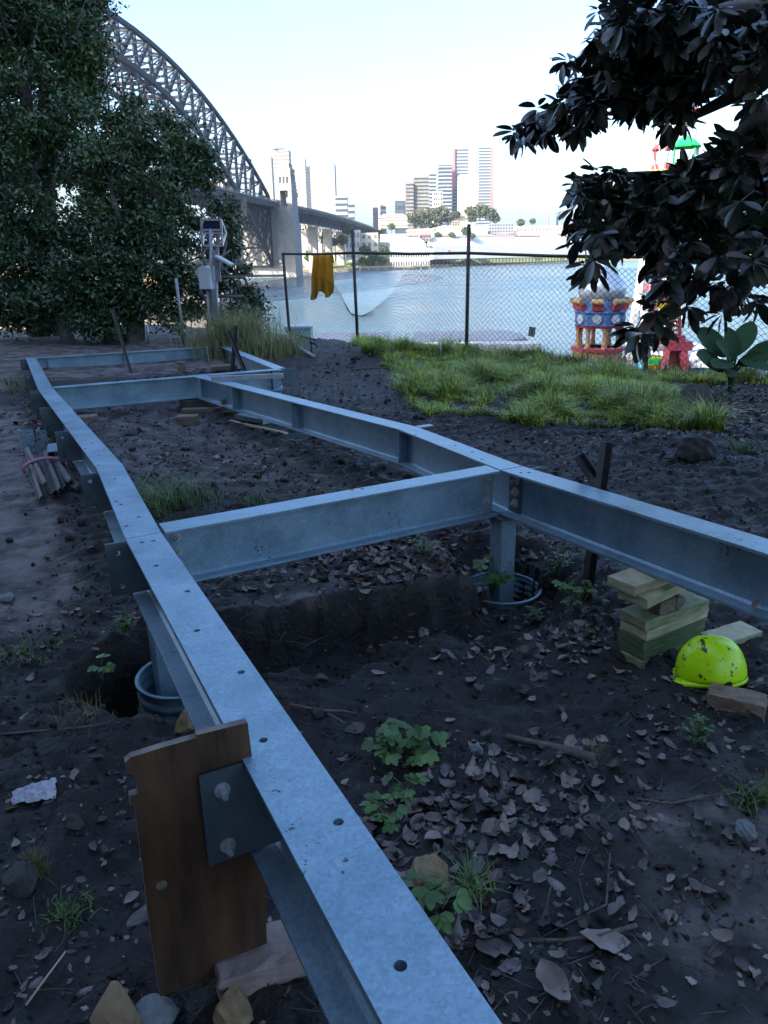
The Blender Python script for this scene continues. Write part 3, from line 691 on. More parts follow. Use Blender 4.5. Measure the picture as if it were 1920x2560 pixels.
def tree(name, label, cat, base, blobs, trunk_r, fol, per=5, clump=.22, nleaf=40, leaf=.11, limbs=10, group=None, lean=(0, 0)):
    base = Vector(base); T = thing(name, label, cat, tuple(base), group)
    C = crown_points(blobs, per, clump, nleaf); V, F = leaf_quads(C, leaf)
    np_mesh('crown', V, F, fol, parent=T)
    top = max(blobs, key=lambda b: b[0][2]); mb = MB(); tp = Vector(top[0])
    pts = [base-Vector((0, 0, .3)), base.lerp(tp, .3)+Vector((lean[0], lean[1], 0)), base.lerp(tp, .65)+Vector((lean[0]*.6, lean[1], 0)), tp]
    mb.tube(pts, [trunk_r*1.25, trunk_r*.9, trunk_r*.55, trunk_r*.15], 10); part(mb, 'trunk', M_bark, T, smooth=True)
    mb = MB()
    for c, r in blobs[:limbs]:
        t = random.uniform(.18, .6); s = pts[0].lerp(tp, t)
        s = base.lerp(tp, t)+Vector((lean[0], lean[1], 0))*(1-abs(t-.3)); e = Vector(c); m = s.lerp(e, .5)+Vector((random.uniform(-.3, .3), random.uniform(-.3, .3), random.uniform(.0, .5)))
        mb.tube([s, m, e], [trunk_r*.45, trunk_r*.3, trunk_r*.08], 7)
        for k in range(4):
            q = e+Vector((random.uniform(-1, 1)*r[0], random.uniform(-1, 1)*r[1], random.uniform(-.6, 1)*r[2]))*.8
            mb.tube([m.lerp(e, .5), m.lerp(q, .7)+Vector((0, 0, .1)), q], [trunk_r*.16, trunk_r*.1, trunk_r*.03], 5)
    part(mb, 'branches', M_bark, T, smooth=True)
    return T
def B(px, py, rpx, Y, squash=.8):             # crown lobe seen at a place, with its own depth
    c = P(px*1.1573, py*1.1573, Y); s = Y/1900*1.06; r = rpx*1.1573*s*.90
    return (tuple(c), (r, r*.9, r*squash))

def left_trees():
    # tall tree at far left
    bl = [B(40, 30, 130, 19), B(140, 80, 85, 19), B(60, 190, 120, 18.5), B(165, 200, 70, 19), B(20, 330, 100, 18), B(130, 290, 100, 18), B(-60, 100, 150, 20), B(-60, 300, 150, 19), B(100, -60, 120, 20), B(185, 120, 45, 19.5), B(-100, 480, 150, 18), B(150, 0, 70, 20)]
    tree('evergreen_tree', 'tallest dark evergreen tree, filling the top left corner', 'tree', G(110, 840), bl, .28, M_fol, per=22, clump=.22, nleaf=250, leaf=.115, limbs=12)
    # round tree in the middle
    bl = [B(330, 300, 75, 17.5), B(390, 335, 55, 17.5), B(290, 250, 60, 18.5), B(240, 370, 85, 17), B(350, 410, 85, 17), B(420, 385, 42, 17.5), B(300, 480, 80, 16.8), B(385, 490, 55, 17), B(210, 480, 70, 17), B(250, 290, 60, 18), B(385, 275, 26, 18), B(435, 330, 18, 17.6), B(190, 380, 60, 17.5)]
    tree('evergreen_tree', 'round topped evergreen tree in front of the arch, right of the tallest tree', 'tree', G(330, 855), bl, .2, M_fol, per=28, clump=.185, nleaf=250, leaf=.105, limbs=13)
    # understorey reaching to the ground
    bl = [B(60, 560, 110, 16.5, .8), B(170, 590, 75, 16), B(270, 590, 75, 15.8), B(350, 570, 70, 16), B(100, 670, 90, 15.8, .6), B(20, 650, 90, 16, .7), B(220, 680, 75, 15.6, .55), B(40, 440, 80, 17), B(330, 670, 60, 15.8, .6), B(140, 500, 50, 16.5), B(390, 620, 45, 16), B(400, 680, 34, 15.9), B(150, 660, 60, 15.8), B(280, 640, 60, 15.8), B(230, 545, 60, 16), B(350, 520, 55, 16.3), B(70, 610, 80, 16), B(10, 520, 90, 16.5)]
    tree('broadleaf_shrub', 'wide dark shrub mass under the evergreens, down to the bare soil', 'shrub', G(180, 862), bl, .12, M_fol2, per=34, clump=.19, nleaf=250, leaf=.105, limbs=12)
    bl = [B(478, 440, 30, 17), B(470, 490, 40, 17), B(490, 530, 38, 17), B(455, 550, 40, 17), B(505, 600, 42, 16.8), B(455, 620, 40, 16.6), B(530, 660, 40, 16.6), B(500, 690, 45, 16.3, .6), B(545, 640, 26, 16.8), B(430, 480, 30, 17.2), B(548, 690, 26, 16.6), B(485, 570, 34, 17)]
    tree('narrow_shrub_tree', 'narrow dark bushy tree behind the solar panel, left of the far bridge pier', 'tree', G(520, 862), bl, .09, M_fol2, per=36, clump=.16, nleaf=120, leaf=.115, limbs=12)
left_trees()

# ------------------------------------------------------------------ fig tree at right
def fig_leaf_mesh(V, F, MI, base, axis, nrm, L, W, mi):
    a = axis; s = np.cross(nrm, a); s /= np.linalg.norm(s); n = np.cross(a, s)
    prof = [(0, .05), (.12, .50), (.34, .93), (.60, 1.0), (.82, .74), (.94, .36), (1.0, .03)]
    b = len(V); curl = random.uniform(-.10, .22); fold = random.uniform(.1, .35)
    for t, wd in prof:
        c = base+a*L*t-n*L*curl*t*t
        V.append(c-s*W*.5*wd+n*W*.5*wd*fold); V.append(c); V.append(c+s*W*.5*wd+n*W*.5*wd*fold)
    for i in range(len(prof)-1):
        q = b+i*3; F.append((q, q+1, q+4, q+3)); F.append((q+1, q+2, q+5, q+4)); MI += [mi, mi]
def fig():
    root = Vector((4.3, 3.6, hz(4.3, 3.6)))
    T = thing('fig_tree', 'large fig tree with big dark glossy leaves hanging in from the right', 'tree', tuple(root))
    Wd = {}
    def W(px, py, Y): return Vector(P(px*1.1573, py*1.1573, Y))
    crotch = root+Vector((.1, .3, 3.6))
    mb = MB(); mb.tube([root-Vector((0, 0, .3)), root+Vector((.05, .05, 1.2)), root+Vector((.0, .2, 2.4)), crotch+Vector((0, 0, .6)), crotch+Vector((.3, -.3, 3.0))], [.42, .32, .3, .24, .12], 14); part(mb, 'trunk', M_bark, T, smooth=True)
    limbs = [  # (limb polyline in disp px + distance)
        [(1750, 60, 5.6), (1560, 110, 6.0), (1420, 160, 6.3), (1300, 200, 6.5), (1200, 240, 6.6), (1110, 275, 6.7)],
        [(1720, 20, 5.2), (1550, 30, 5.6), (1400, 45, 6.0), (1300, 70, 6.3), (1250, 130, 6.4)],
        [(1800, 200, 4.9), (1640, 260, 5.2), (1560, 330, 5.4), (1440, 380, 5.6), (1340, 380, 5.8), (1240, 390, 5.9)],
        [(1800, 330, 4.6), (1650, 420, 4.9), (1500, 470, 5.1), (1360, 500, 5.3), (1280, 560, 5.4), (1250, 600, 5.4)],
        [(1800, 400, 4.5), (1660, 500, 4.7), (1560, 560, 4.8), (1480, 640, 5.0), (1400, 700, 5.1), (1340, 740, 5.2)],
        [(1750, 480, 4.4), (1640, 560, 4.5), (1600, 640, 4.6), (1570, 680, 4.7)],
        [(1760, 120, 5.0), (1650, 160, 5.3), (1580, 210, 5.5), (1500, 250, 5.7), (1450, 265, 5.8)],
        [(1780, 300, 4.7), (1660, 330, 5.0), (1600, 380, 5.1), (1480, 420, 5.3)]]
    mb = MB()
    for l in limbs:
        pts = [crotch]+[W(*q) for q in l]; n = len(pts); mb.tube(pts, [.09*(1-i/n)**1.3+.008 for i in range(n)], 7)
    # (centre px, centre py, rx, ry, Y, whorls)
    blobs = [(1125, 282, 34, 22, 6.7, 9), (1175, 258, 42, 28, 6.6, 16), (1235, 230, 46, 45, 6.5, 26), (1290, 190, 48, 48, 6.4, 28), (1335, 150, 55, 60, 6.3, 38), (1345, 80, 62, 60, 6.1, 44),
             (1420, 60, 70, 60, 6.0, 52), (1500, 60, 70, 70, 5.8, 56), (1590, 60, 75, 70, 5.6, 56), (1440, 130, 60, 50, 6.1, 40), (1380, 215, 40, 30, 6.3, 18), (1225, 150, 20, 22, 6.5, 3), (1455, 185, 55, 34, 5.9, 32), (1462, 245, 26, 24, 5.8, 10), (1330, 28, 40, 30, 6.1, 14),
             (1535, 150, 40, 28, 5.7, 12), (1640, 120, 40, 40, 5.4, 18), (1650, 235, 30, 40, 5.3, 14), (1590, 185, 24, 20, 5.6, 4), 
             (1240, 395, 26, 16, 5.9, 5), (1320, 400, 55, 40, 5.8, 24), (1400, 420, 55, 36, 5.6, 30), (1490, 415, 50, 40, 5.5, 36), (1575, 370, 48, 50, 5.3, 36), (1630, 340, 45, 65, 5.1, 40),
             (1262, 450, 40, 40, 5.7, 14), (1290, 520, 42, 38, 5.4, 16), (1360, 470, 65, 55, 5.4, 40), (1440, 470, 60, 60, 5.2, 42), (1530, 450, 60, 60, 5.1, 44), (1620, 440, 50, 60, 4.9, 40),
             (1276, 582, 22, 28, 5.4, 8), (1480, 545, 60, 30, 5.0, 18), (1575, 530, 60, 50, 4.8, 30), (1640, 540, 30, 45, 4.7, 16), (1510, 590, 50, 34, 4.9, 16), (1420, 555, 34, 22, 5.1, 7),
             (1590, 620, 55, 30, 4.7, 14), (1645, 640, 20, 20, 4.6, 3), (1425, 662, 22, 16, 5.1, 4), (1402, 712, 36, 30, 5.1, 13), (1452, 606, 26, 22, 5.0, 6), (1572, 672, 20, 16, 4.7, 3), (1500, 660, 18, 20, 5.0, 2)]
    V, F, MI = [], [], []
    # unseen leaves added over and behind the viewer to cut the sky light
    for _ in range(1050):
        tip = Vector((random.uniform(-6.5, 7.5), random.uniform(-8, 2.6), random.uniform(4.6, 6.2))); tip.z += .12*max(0, tip.y+2)
        if random.random() < .25 and tip.x < -2: continue
        for j in range(6):
            a = random.random()*6.28; dr = Vector((math.cos(a), math.sin(a), random.uniform(-.7, .2))).normalized(); L = random.uniform(.16, .26)
            fig_leaf_mesh(V, F, MI, np.array(tip), np.array(dr), np.array((random.gauss(0, .3), random.gauss(0, .3), 1)), L, L*.5, 0)
    for k in range(9):  # boughs for the added overhead leaves
        e = Vector((random.uniform(-6, 6), random.uniform(-7, 2), 5.3)); mb.tube([crotch, crotch.lerp(e, .5)+Vector((0, 0, .5)), e], [.12, .07, .02], 7)
    for (cx, cy, rx, ry, Y, n) in blobs:
        c0 = W(cx, cy, Y); dens = n
        # twig support back to the nearest limb
        best = min((q for l in limbs for q in l), key=lambda q: (q[0]-cx)**2+(q[1]-cy)**2+400*(q[2]-Y)**2); bp = W(*best)
        for k in range(int(n*(.88 if Y > 5.45 else .72 if Y > 5.05 else .55))):
            while True:
                u, v = random.uniform(-1, 1), random.uniform(-1, 1)
                if u*u+v*v <= 1: break
            yy = Y+random.gauss(0, .28); tip = W(cx+u*rx, cy+v*ry, yy)
            if k % 2 == 0:
                mid = bp.lerp(tip, .5)+Vector((0, 0, random.uniform(-.02, .06))); mb.tube([bp, mid, tip], [.009, .006, .004], 4, caps=False)
            nl = random.randint(5, 9)
            ax0 = (tip-bp); ax0 = ax0.normalized() if ax0.length > .02 else Vector((-1, 0, -.3)).normalized()
            ax0 = (ax0+Vector((random.uniform(-.5, .5), random.uniform(-.5, .5), random.uniform(-.7, .2)))).normalized()
            sp = random.uniform(.5, 1.1); ph = random.random()*6.28
            u1 = ax0.orthogonal().normalized(); u2 = ax0.cross(u1)
            for j in range(nl):
                a = ph+j*2.4; dr = (ax0*(1.0-.55*sp*(j/nl))+(u1*math.cos(a)+u2*math.sin(a))*(.45+sp*.6)+Vector((0, 0, -.35))).normalized()
                L = random.uniform(.10, .175); nr = Vector((random.gauss(0, .35), random.gauss(0, .35), 1))
                if abs(dr.dot(nr.normalized())) > .95: nr = Vector((1, 0, .2))
                fig_leaf_mesh(V, F, MI, np.array(tip+dr*.02), np.array(dr), np.array(nr), L, L*random.uniform(.36, .5), 1 if random.random() < .12 else 0)
    part(mb, 'branches', M_bark, T, smooth=True)
    np_mesh('crown', np.array(V), np.array(F), [M_fig, M_figund], parent=T, smooth=True, mi=MI)
fig()

# ------------------------------------------------------------------ steel frame
def ibeam(mb, p, q, n0, n1, h=.256, b=.146, tf=.0115, tw=.008):
    p = Vector((p[0], p[1])); q = Vector((q[0], q[1])); e = (q-p); L = e.length; e.normalize(); s = Vector((e.y, -e.x))
    f = .010
    half = [(b/2, 0), (b/2, -tf), (tw/2+f, -tf), (tw/2, -tf-f), (tw/2, -h+tf+f), (tw/2+f, -h+tf), (b/2, -h+tf), (b/2, -h)]
    sec = half+[(-x, z) for x, z in half[::-1]]
    rows = []
    for P0, nn in ((p, n0), (q, n1)):
        nn = Vector(nn).normalized() if nn is not None else e
        for x, z in sec:
            sh = -x*(nn.dot(s))/(nn.dot(e)); pt = P0+s*x+e*sh
            rows.append((pt.x, pt.y, ftop(pt.x, pt.y)+z))
    k = len(sec)
    fs = [(i, (i+1) % k, k+(i+1) % k, k+i) for i in range(k)]
    # end caps as three rectangles
    for o in (0, k):
        fs += [(o+0, o+1, o+2, o+13, o+14, o+15), (o+2, o+3, o+12, o+13), (o+3, o+4, o+11, o+12), (o+4, o+5, o+10, o+11), (o+5, o+6, o+7, o+8, o+9, o+10)]
    mb.add(rows, fs)
def cut_holes(o, holes, r=.0105):
    """real drilled holes through the top flange"""
    cm = MB()
    for (x, y) in holes:
        z = ftop(x, y); cm.tube([(x, y, z-.03), (x, y, z+.03)], r, 14)
    c = cm.build('cutter', M_zinc, None); c.location = (0, 0, 0)
    off = o.parent.matrix_basis.translation
    c.data.transform(Matrix.Translation(-off)); o_par = o.parent; o.parent = None
    md = o.modifiers.new('holes', 'BOOLEAN'); md.operation = 'DIFFERENCE'; md.object = c; md.solver = 'EXACT'
    bpy.context.view_layer.update(); dg = bpy.context.evaluated_depsgraph_get()
    me = bpy.data.meshes.new_from_object(o.evaluated_get(dg)); o.modifiers.clear(); o.data = me
    bpy.data.objects.remove(c); o.parent = o_par
def bolt(mb, c, axis, r=.015, l=.03):
    a = Vector(axis).normalized(); c = Vector(c)
    mb.tube([c, c+a*.004], r*1.45, 16); mb.tube([c+a*.004, c+a*.018], r, 6); mb.tube([c+a*.018, c+a*l], r*.55, 10)
def frame():
    T = thing('ramp_steelwork', 'long galvanised steel ramp frame of bolted I-beams running away over the soil', 'steelwork', (0, 1.5, 0))
    J1 = Vector((-1.005, 2.975)); K1 = Vector((-1.60, 4.30)); M1 = Vector((-3.63, 8.20)); E1 = Vector((-5.62, 12.35)); P0 = Vector((.40, .08))
    c1 = Vector((1.58, .885)).normalized(); n1 = Vector((-c1.y, c1.x))
    def mit(a, b, c): u = (b-a).normalized(); v = (c-b).normalized(); return (u+v)
    g = .002
    def beam(p, q, a, b, holes=None):
        mb = MB(); ibeam(mb, p, q, a, b); o = part(mb, 'beam', M_zinc, T)
        if holes: cut_holes(o, holes)
        bv = o.modifiers.new('bevel', 'BEVEL'); bv.width = .0022; bv.segments = 2; bv.limit_method = 'ANGLE'; bv.angle_limit = rad(60)
        return o
    def hp(*l): 
        out = []
        for x, y in l:
            r = ray(x, y); t = (FR[0]-CAMZ)/(r[2]-FR[1]*r[0]-FR[2]*r[1]); q = CAM+t*r; out.append((q[0], q[1]))
        return out
    g = .004; u0 = (J1-P0).normalized()
    o1 = beam(P0, J1-u0*g, u0, n1, hp((1001, 2414), (846, 2055), (658, 1850), (603, 1680), (492, 1576), (468, 1478), (390, 1414), (355, 1356), (383, 1352)))
    o2 = beam(J1+u0*g, K1, n1, mit(J1, K1, M1), hp((346, 1292), (315, 1315), (302, 1261), (290, 1253), (287, 1197)))
    o3 = beam(K1, M1, mit(J1, K1, M1), mit(K1, M1, E1), hp((246, 1163), (247, 1138), (230, 1108), (213, 1121), (181, 1065), (180, 1044), (144, 1000)))
    o4 = beam(M1, E1, mit(K1, M1, E1), (E1-M1), hp((105, 962), (96, 937), (88, 922)))
    lu = (J1-P0).normalized(); ln = Vector((lu.y, -lu.x)); ln2 = Vector(((K1-J1).y, -(K1-J1).x)).normalized()
    c_a = Vector((-.955, 3.075)); c_b = Vector((.595, 3.965))
    A = Vector((.690, 3.955)); Bk = Vector((.17, 5.23)); C0 = Vector((-2.125, 8.93))
    ua = (A-Bk).normalized(); na = Vector((ua.y, -ua.x))
    o5 = beam(c_a, c_b, ln, na, hp((880, 1225), (905, 1222)))
    m_a = Vector((-3.585, 8.30)); m_b = Vector((-1.25, 9.42)); f_a = Vector((-5.54, 12.32)); f_b = Vector((-2.80, 13.58))
    lu4 = (E1-M1).normalized()
    beam(m_a, m_b, Vector((lu4.y, -lu4.x)), m_b-m_a); 
    beam(f_a, f_b, Vector((lu4.y, -lu4.x)), (f_b-f_a))
    fr_a = Vector((-2.74, 13.45)); fr_b = Vector((-1.27, 9.50)); um = (m_b-m_a).normalized()
    beam(fr_a, fr_b, None, Vector((um.y, -um.x))*-1)
    beam(C0, Bk, Vector((um.y, -um.x)), mit(C0, Bk, A), None)
    beam(Bk, A, mit(C0, Bk, A), n1, hp((1039, 1087), (1137, 1113), (1205, 1148), (1180, 1130)))
    R0 = A+ua*.008; R1 = R0+Vector((.478, -.878))*3.3
    beam(R0+Vector((.478, -.878))*.003, R1, n1, None, hp((1302, 1182), (1322, 1181)))
    # bracket plates on the outside of the left beam
    def plate_at(p, side, outl, h=.232, top=-.004, t=.010, mats=M_zdark, bolts=False, holes=True, inner=-.073):
        p = Vector(p); side = Vector(side).normalized(); al = Vector((-side.y, side.x))
        w = outl-inner+.0; z = ftop(p.x, p.y)+top
        if inner > -.01: pass
        o = Vector((p.x, p.y, 0))
        def W(a, zz, k=0): q = p+side*a+al*k; return (q.x, q.y, zz)
        mb = MB()
        # outline with notch under the flange
        pts = [(0.003, z-.0), (outl, z), (outl, z-h), (inner+.004, z-h), (inner+.004, z-.014), (.003, z-.014)]
        mb.prism([W(a, zz, -t/2) for a, zz in pts], (al.x*t, al.y*t, 0))
        pl = part(mb, 'bracket_plate', mats, T)
        if holes and not bolts:
            off = T.matrix_basis.translation; cm = MB()
            for zz in (z-.045, z-h+.04): a = outl-.045; cm.tube([W(a, zz, -.03), W(a, zz, .03)], .0115, 16)
            c = cm.build('cutter', M_zinc, None); c.data.transform(Matrix.Translation(-off)); pl.parent = None
            md = pl.modifiers.new('h', 'BOOLEAN'); md.object = c; md.solver = 'EXACT'; bpy.context.view_layer.update()
            me = bpy.data.meshes.new_from_object(pl.evaluated_get(bpy.context.evaluated_depsgraph_get())); pl.modifiers.clear(); pl.data = me; bpy.data.objects.remove(c); pl.parent = T
        if bolts:
            for zz in (z-.045, z-h+.04):
                mb = MB(); a = outl-.045; q = W(a, zz, -t/2-.0); bolt(mb, q, (-al.x, -al.y, 0), .012, .032) if al.y > 0 else bolt(mb, W(a, zz, t/2), (al.x, al.y, 0), .012, .032)
                sub(mb, 'bolt', M_bolt, pl, smooth=False)
        return pl
    Ls = -ln
    def ledge(y, P_, Q_):
        t = (y-P_.y)/(Q_.y-P_.y); c = P_.lerp(Q_, t); u = (Q_-P_).normalized(); return c+Vector((-u.y, u.x))*.073, Vector((-u.y, u.x))
    e, s_ = ledge(1.41, P0, J1); plate_at(e, s_, .098, bolts=True)
    e, s_ = ledge(2.955, P0, J1); plate_at(e, s_, .086, t=.012)
    for y, a, b in ((4.20, J1, K1), (5.60, K1, M1), (6.86, K1, M1), (8.0, K1, M1), (8.10, K1, M1), (9.95, M1, E1), (12.2, M1, E1)):
        e, s_ = ledge(y, a, b); plate_at(e, s_, .095)
    # end plate of the middle beam
    mb = MB(); q = m_b+um*.02; z = ftop(q.x, q.y)
    mb.prism([(q.x, q.y, z-.002), (q.x+um.x*.19, q.y+um.y*.19, z-.002), (q.x+um.x*.19, q.y+um.y*.19, z-.23), (q.x, q.y, z-.23)], (um.y*.01, -um.x*.01, 0)); part(mb, 'bracket_plate', M_zdark, T)
    # small cleat poking out behind the T joint
    mb = MB(); q = A+Vector((.085, -.01)); z = ftop(q.x, q.y)-.010
    mb.box((q.x+.04, q.y+.02, z-.04), (.10, .012, .085), Matrix.Rotation(math.atan2(c1.y, c1.x), 3, 'Z')); part(mb, 'cleat', M_zdark, T)
    mb = MB(); q = Bk+Vector((.10, .09)); z = ftop(q.x, q.y)-.012
    mb.box((q.x+.03, q.y+.01, z), (.12, .05, .008), Matrix.Rotation(math.atan2(c1.y, c1.x), 3, 'Z')); part(mb, 'cleat', M_zinc, T)
    # web stiffeners: vertical plates between the flanges
    def stiff(p, al, side, wd=.068):
        al = Vector(al).normalized(); sd = Vector((al.y, -al.x))*side; z = ftop(p[0], p[1]); mb = MB()
        c = Vector((p[0], p[1]))+sd*(.004+wd/2)
        mb.box((c.x, c.y, z-.128), (wd, .010, .2325), Matrix.Rotation(math.atan2(sd.y, sd.x), 3, 'Z')); part(mb, 'stiffener', M_zinc, T)
    uc = (Bk-C0).normalized()
    stiff(Bk, uc, 1)
    for f in (.27, .60): stiff(C0.lerp(Bk, f), uc, 1)
    stiff(f_a.lerp(f_b, .45), (f_b-f_a), 1); stiff(f_a.lerp(f_b, .06), (f_b-f_a), 1)
    stiff(m_a.lerp(m_b, .955), (m_b-m_a), 1, .066)
    # end plates and bolts at the near T joint
    ru = Vector((.478, -.878))
    def boltcol(p, nrm, zs, r=.013):
        for z in zs:
            mb = MB(); bolt(mb, (p.x, p.y, z), (nrm.x, nrm.y, 0), r, .034); part(mb, 'bolt', M_bolt, T)
    zz = ftop(.65, 3.9); cn = Vector((c1.y, -c1.x)); 
    q = c_b-c1*.052+cn*.006; boltcol(q, cn, [zz-.052, zz-.115, zz-.178], .018)
    rn = Vector((-.878, -.478)); q = R0+ru*.062+rn*.016
    mb = MB(); m = R0+ru*.05+rn*.008; mb.box((m.x, m.y, zz-.128), (.100, .010, .215), Matrix.Rotation(math.atan2(ru.y, ru.x), 3, 'Z')); part(mb, 'splice_plate', M_zdark, T)
    boltcol(q, rn, [zz-.052, zz-.115, zz-.178], .018)
    q = Vector((c_a.x, c_a.y))+c1*.055+cn*.006; z1 = ftop(q.x, q.y); boltcol(q, cn, [z1-.052, z1-.115, z1-.178], .0145)
    q = f_b-(f_b-f_a).normalized()*.22+Vector(((f_b-f_a).y, -(f_b-f_a).x)).normalized()*.006; z1 = ftop(q.x, q.y); boltcol(q, Vector(((f_b-f_a).y, -(f_b-f_a).x)).normalized(), [z1-.05, z1-.115, z1-.18], .014)
    q = m_b-um*.15+Vector((um.y, -um.x))*.006; z1 = ftop(q.x, q.y); boltcol(q, Vector((um.y, -um.x)), [z1-.06, z1-.18], .014)
    # posts: square hollow sections with cap plates
    def post(x, y, zb, w, ang):
        zt = ftop(x, y)-.257; mb = MB(); R = Matrix.Rotation(ang, 3, 'Z')
        mb.box((x, y, (zt-.010+zb)/2), (w, w, zt-.010-zb), R); po = part(mb, 'post', M_zinc, T, bevel=.008, seg=3)
        mb = MB(); mb.box((x, y, zt-.005), (w*1.45, w*1.45, .010), R); sub(mb, 'cap_plate', M_zdark, po)
        mb = MB(); d = R @ Vector((-.5, -.87, 0)); 
        p = Vector((x, y, zt-.05))+R @ Vector((-w/2-.012, 0, 0)); mb.prism([p, p+Vector((0, 0, .04)), p+R @ Vector((-.03, 0, .04))], R @ Vector((0, .01, 0))); sub(mb, 'gusset', M_zdark, po)
    post(.655, 3.93, -.35, .104, math.atan2(c1.y, c1.x)); post(-.985, 3.02, -.5, .118, math.atan2(c1.y, c1.x))
    post(-1.31, 9.46, -.2, .09, math.atan2(um.y, um.x))
frame()
def sleeve(c, r, zt, h, lab):
    T = thing('footing_sleeve', lab, 'post sleeve', c); mb = MB(); n = 40; prof = []
    for i in range(28): z = zt-h*i/27; prof.append((r+.006*math.sin(i*1.5)*(0 if i < 2 else 1), z))
    prof += [(q[0]-.004, q[1]) for q in prof[::-1]]; prof.append(prof[0])
    mb.lathe([(a, b-c[2]) for a, b in prof], c, n); o = part(mb, 'corrugated_ring', M_zinc, T, smooth=True)
    mb = MB(); mb.lathe([(r+.0085, zt-c[2]+.002), (r+.0085, zt-c[2]-.012), (r-.007, zt-c[2]-.012), (r-.007, zt-c[2]+.002), (r+.0085, zt-c[2]+.002)], c, n); part(mb, 'rolled_rim', M_zinc, T, smooth=True)
sleeve((.66, 3.93, -.4), .215, -.155, .25, 'corrugated metal sleeve in the soil round the square post at the near T joint')
sleeve((-.90, 2.95, -.5), .195, -.10, .35, 'corrugated metal sleeve in the dark hole under the left beam')

# ------------------------------------------------------------------ things on the site
def oriented(ax): return Matrix.Rotation(math.atan2(ax[1], ax[0]), 3, 'Z')
def plyboard():
    al = Vector((.40, .08))-Vector((-1.005, 2.975)); al = -al.normalized(); side = Vector((-al.y, al.x))
    t = (1.41-.08)/(2.975-.08); c = Vector((.40, .08)).lerp(Vector((-1.005, 2.975)), t)+al*.012
    def W(px, py): return Vector(GV(px, py, (c.x, c.y), (al.x, al.y)))
    out = [(328, 1893), (395, 1872), (490, 1845), (492, 1838), (619, 1806), (626, 1860), (633, 1912), (662, 2160), (668, 2398), (520, 2450), (400, 2492), (372, 2300), (350, 2120), (336, 2012), (326, 2016), (324, 1990), (345, 1984), (338, 1940), (318, 1935), (313, 1907)]
    pts = [W(*q) for q in out]; base = min(p.z for p in pts)
    T = thing('plywood_board', 'weathered brown plywood offcut standing on edge behind the bolted bracket of the near beam', 'board', (pts[10].x, pts[10].y, base))
    mb = MB(); th = .018; v = Vector((al.x*th, al.y*th, 0)); mb.prism(pts, v)
    me = part(mb, 'board', [M_ply, M_plyedge], T)
    for p in me.data.polygons:
        if abs(p.normal.dot(Vector((al.x, al.y, 0)))) < .5: p.material_index = 1
    mb = MB(); k = W(404, 2212); mb.tube([k-v*.12, k+v*.1], .012, 12); part(mb, 'knot', M_wood, T)
plyboard()
def irregular_block(name, label, cat, c, size, M, yaw=0, jitter=.004, tilt=(0, 0), group=None, bev=.004):
    T = thing(name, label, cat, tuple(c), group, rz=0)
    bm = bmesh.new(); bmesh.ops.create_cube(bm, size=1)
    bmesh.ops.subdivide_edges(bm, edges=bm.edges, cuts=4, use_grid_fill=True)
    R = Matrix.Rotation(yaw, 4, 'Z') @ Matrix.Rotation(tilt[0], 4, 'X') @ Matrix.Rotation(tilt[1], 4, 'Y')
    for v in bm.verts:
        cnt = sum(abs(abs(q)-.5) < 1e-4 for q in v.co); k = (2.2 if cnt >= 2 else 1)
        p = Vector((v.co.x*size[0], v.co.y*size[1], v.co.z*size[2])); p *= 1-((.02 if jitter > .0015 else .002)*random.random() if cnt >= 2 else 0)
        p += Vector((random.gauss(0, 1), random.gauss(0, 1), random.gauss(0, 1)))*jitter*.5*k
        v.co = R @ p+Vector((0, 0, size[2]/2))
    me = bpy.data.meshes.new('block'); bm.to_mesh(me); bm.free(); me.materials.append(M)
    bpy.data.objects.remove(T); o = bpy.data.objects.new(name, me); COL.objects.link(o); o.location = c
    b = o.modifiers.new('bevel', 'BEVEL'); b.width = bev; b.segments = 2; b.limit_method = 'ANGLE'; b.angle_limit = rad(50)
    return tag(o, label, cat, group)
def rock(label, c, size, M, seed=0, name='rock', cat='rock', group=None):
    r = random.Random(seed); bm = bmesh.new(); bmesh.ops.create_icosphere(bm, subdivisions=4, radius=1)
    pl = [(Vector((r.gauss(0, 1), r.gauss(0, 1), r.gauss(0, 1))).normalized(), r.uniform(.55, .85)) for _ in range(11)]
    for v in bm.verts:
        p = v.co.copy()
        for n, d in pl:
            k = p.dot(n)
            if k > d: p -= n*(k-d)*.93
        p *= 1+.03*math.sin(p.x*9+seed)+.03*math.sin(p.y*11+p.z*7)
        v.co = Vector((p.x*size[0], p.y*size[1], p.z*size[2]))
    me = bpy.data.meshes.new(name); bm.to_mesh(me); bm.free(); me.materials.append(M)
    o = bpy.data.objects.new(name, me); COL.objects.link(o); o.location = (c[0], c[1], c[2]+size[2]*.35); o.rotation_euler = (0, 0, r.uniform(0, 6))
    return tag(o, label, cat, group)
def gz(px, py):                      # ground point under a photo pixel
    p = G(px, py)
    for _ in range(4): p = G(px, py, hz(p[0], p[1]))
    return p
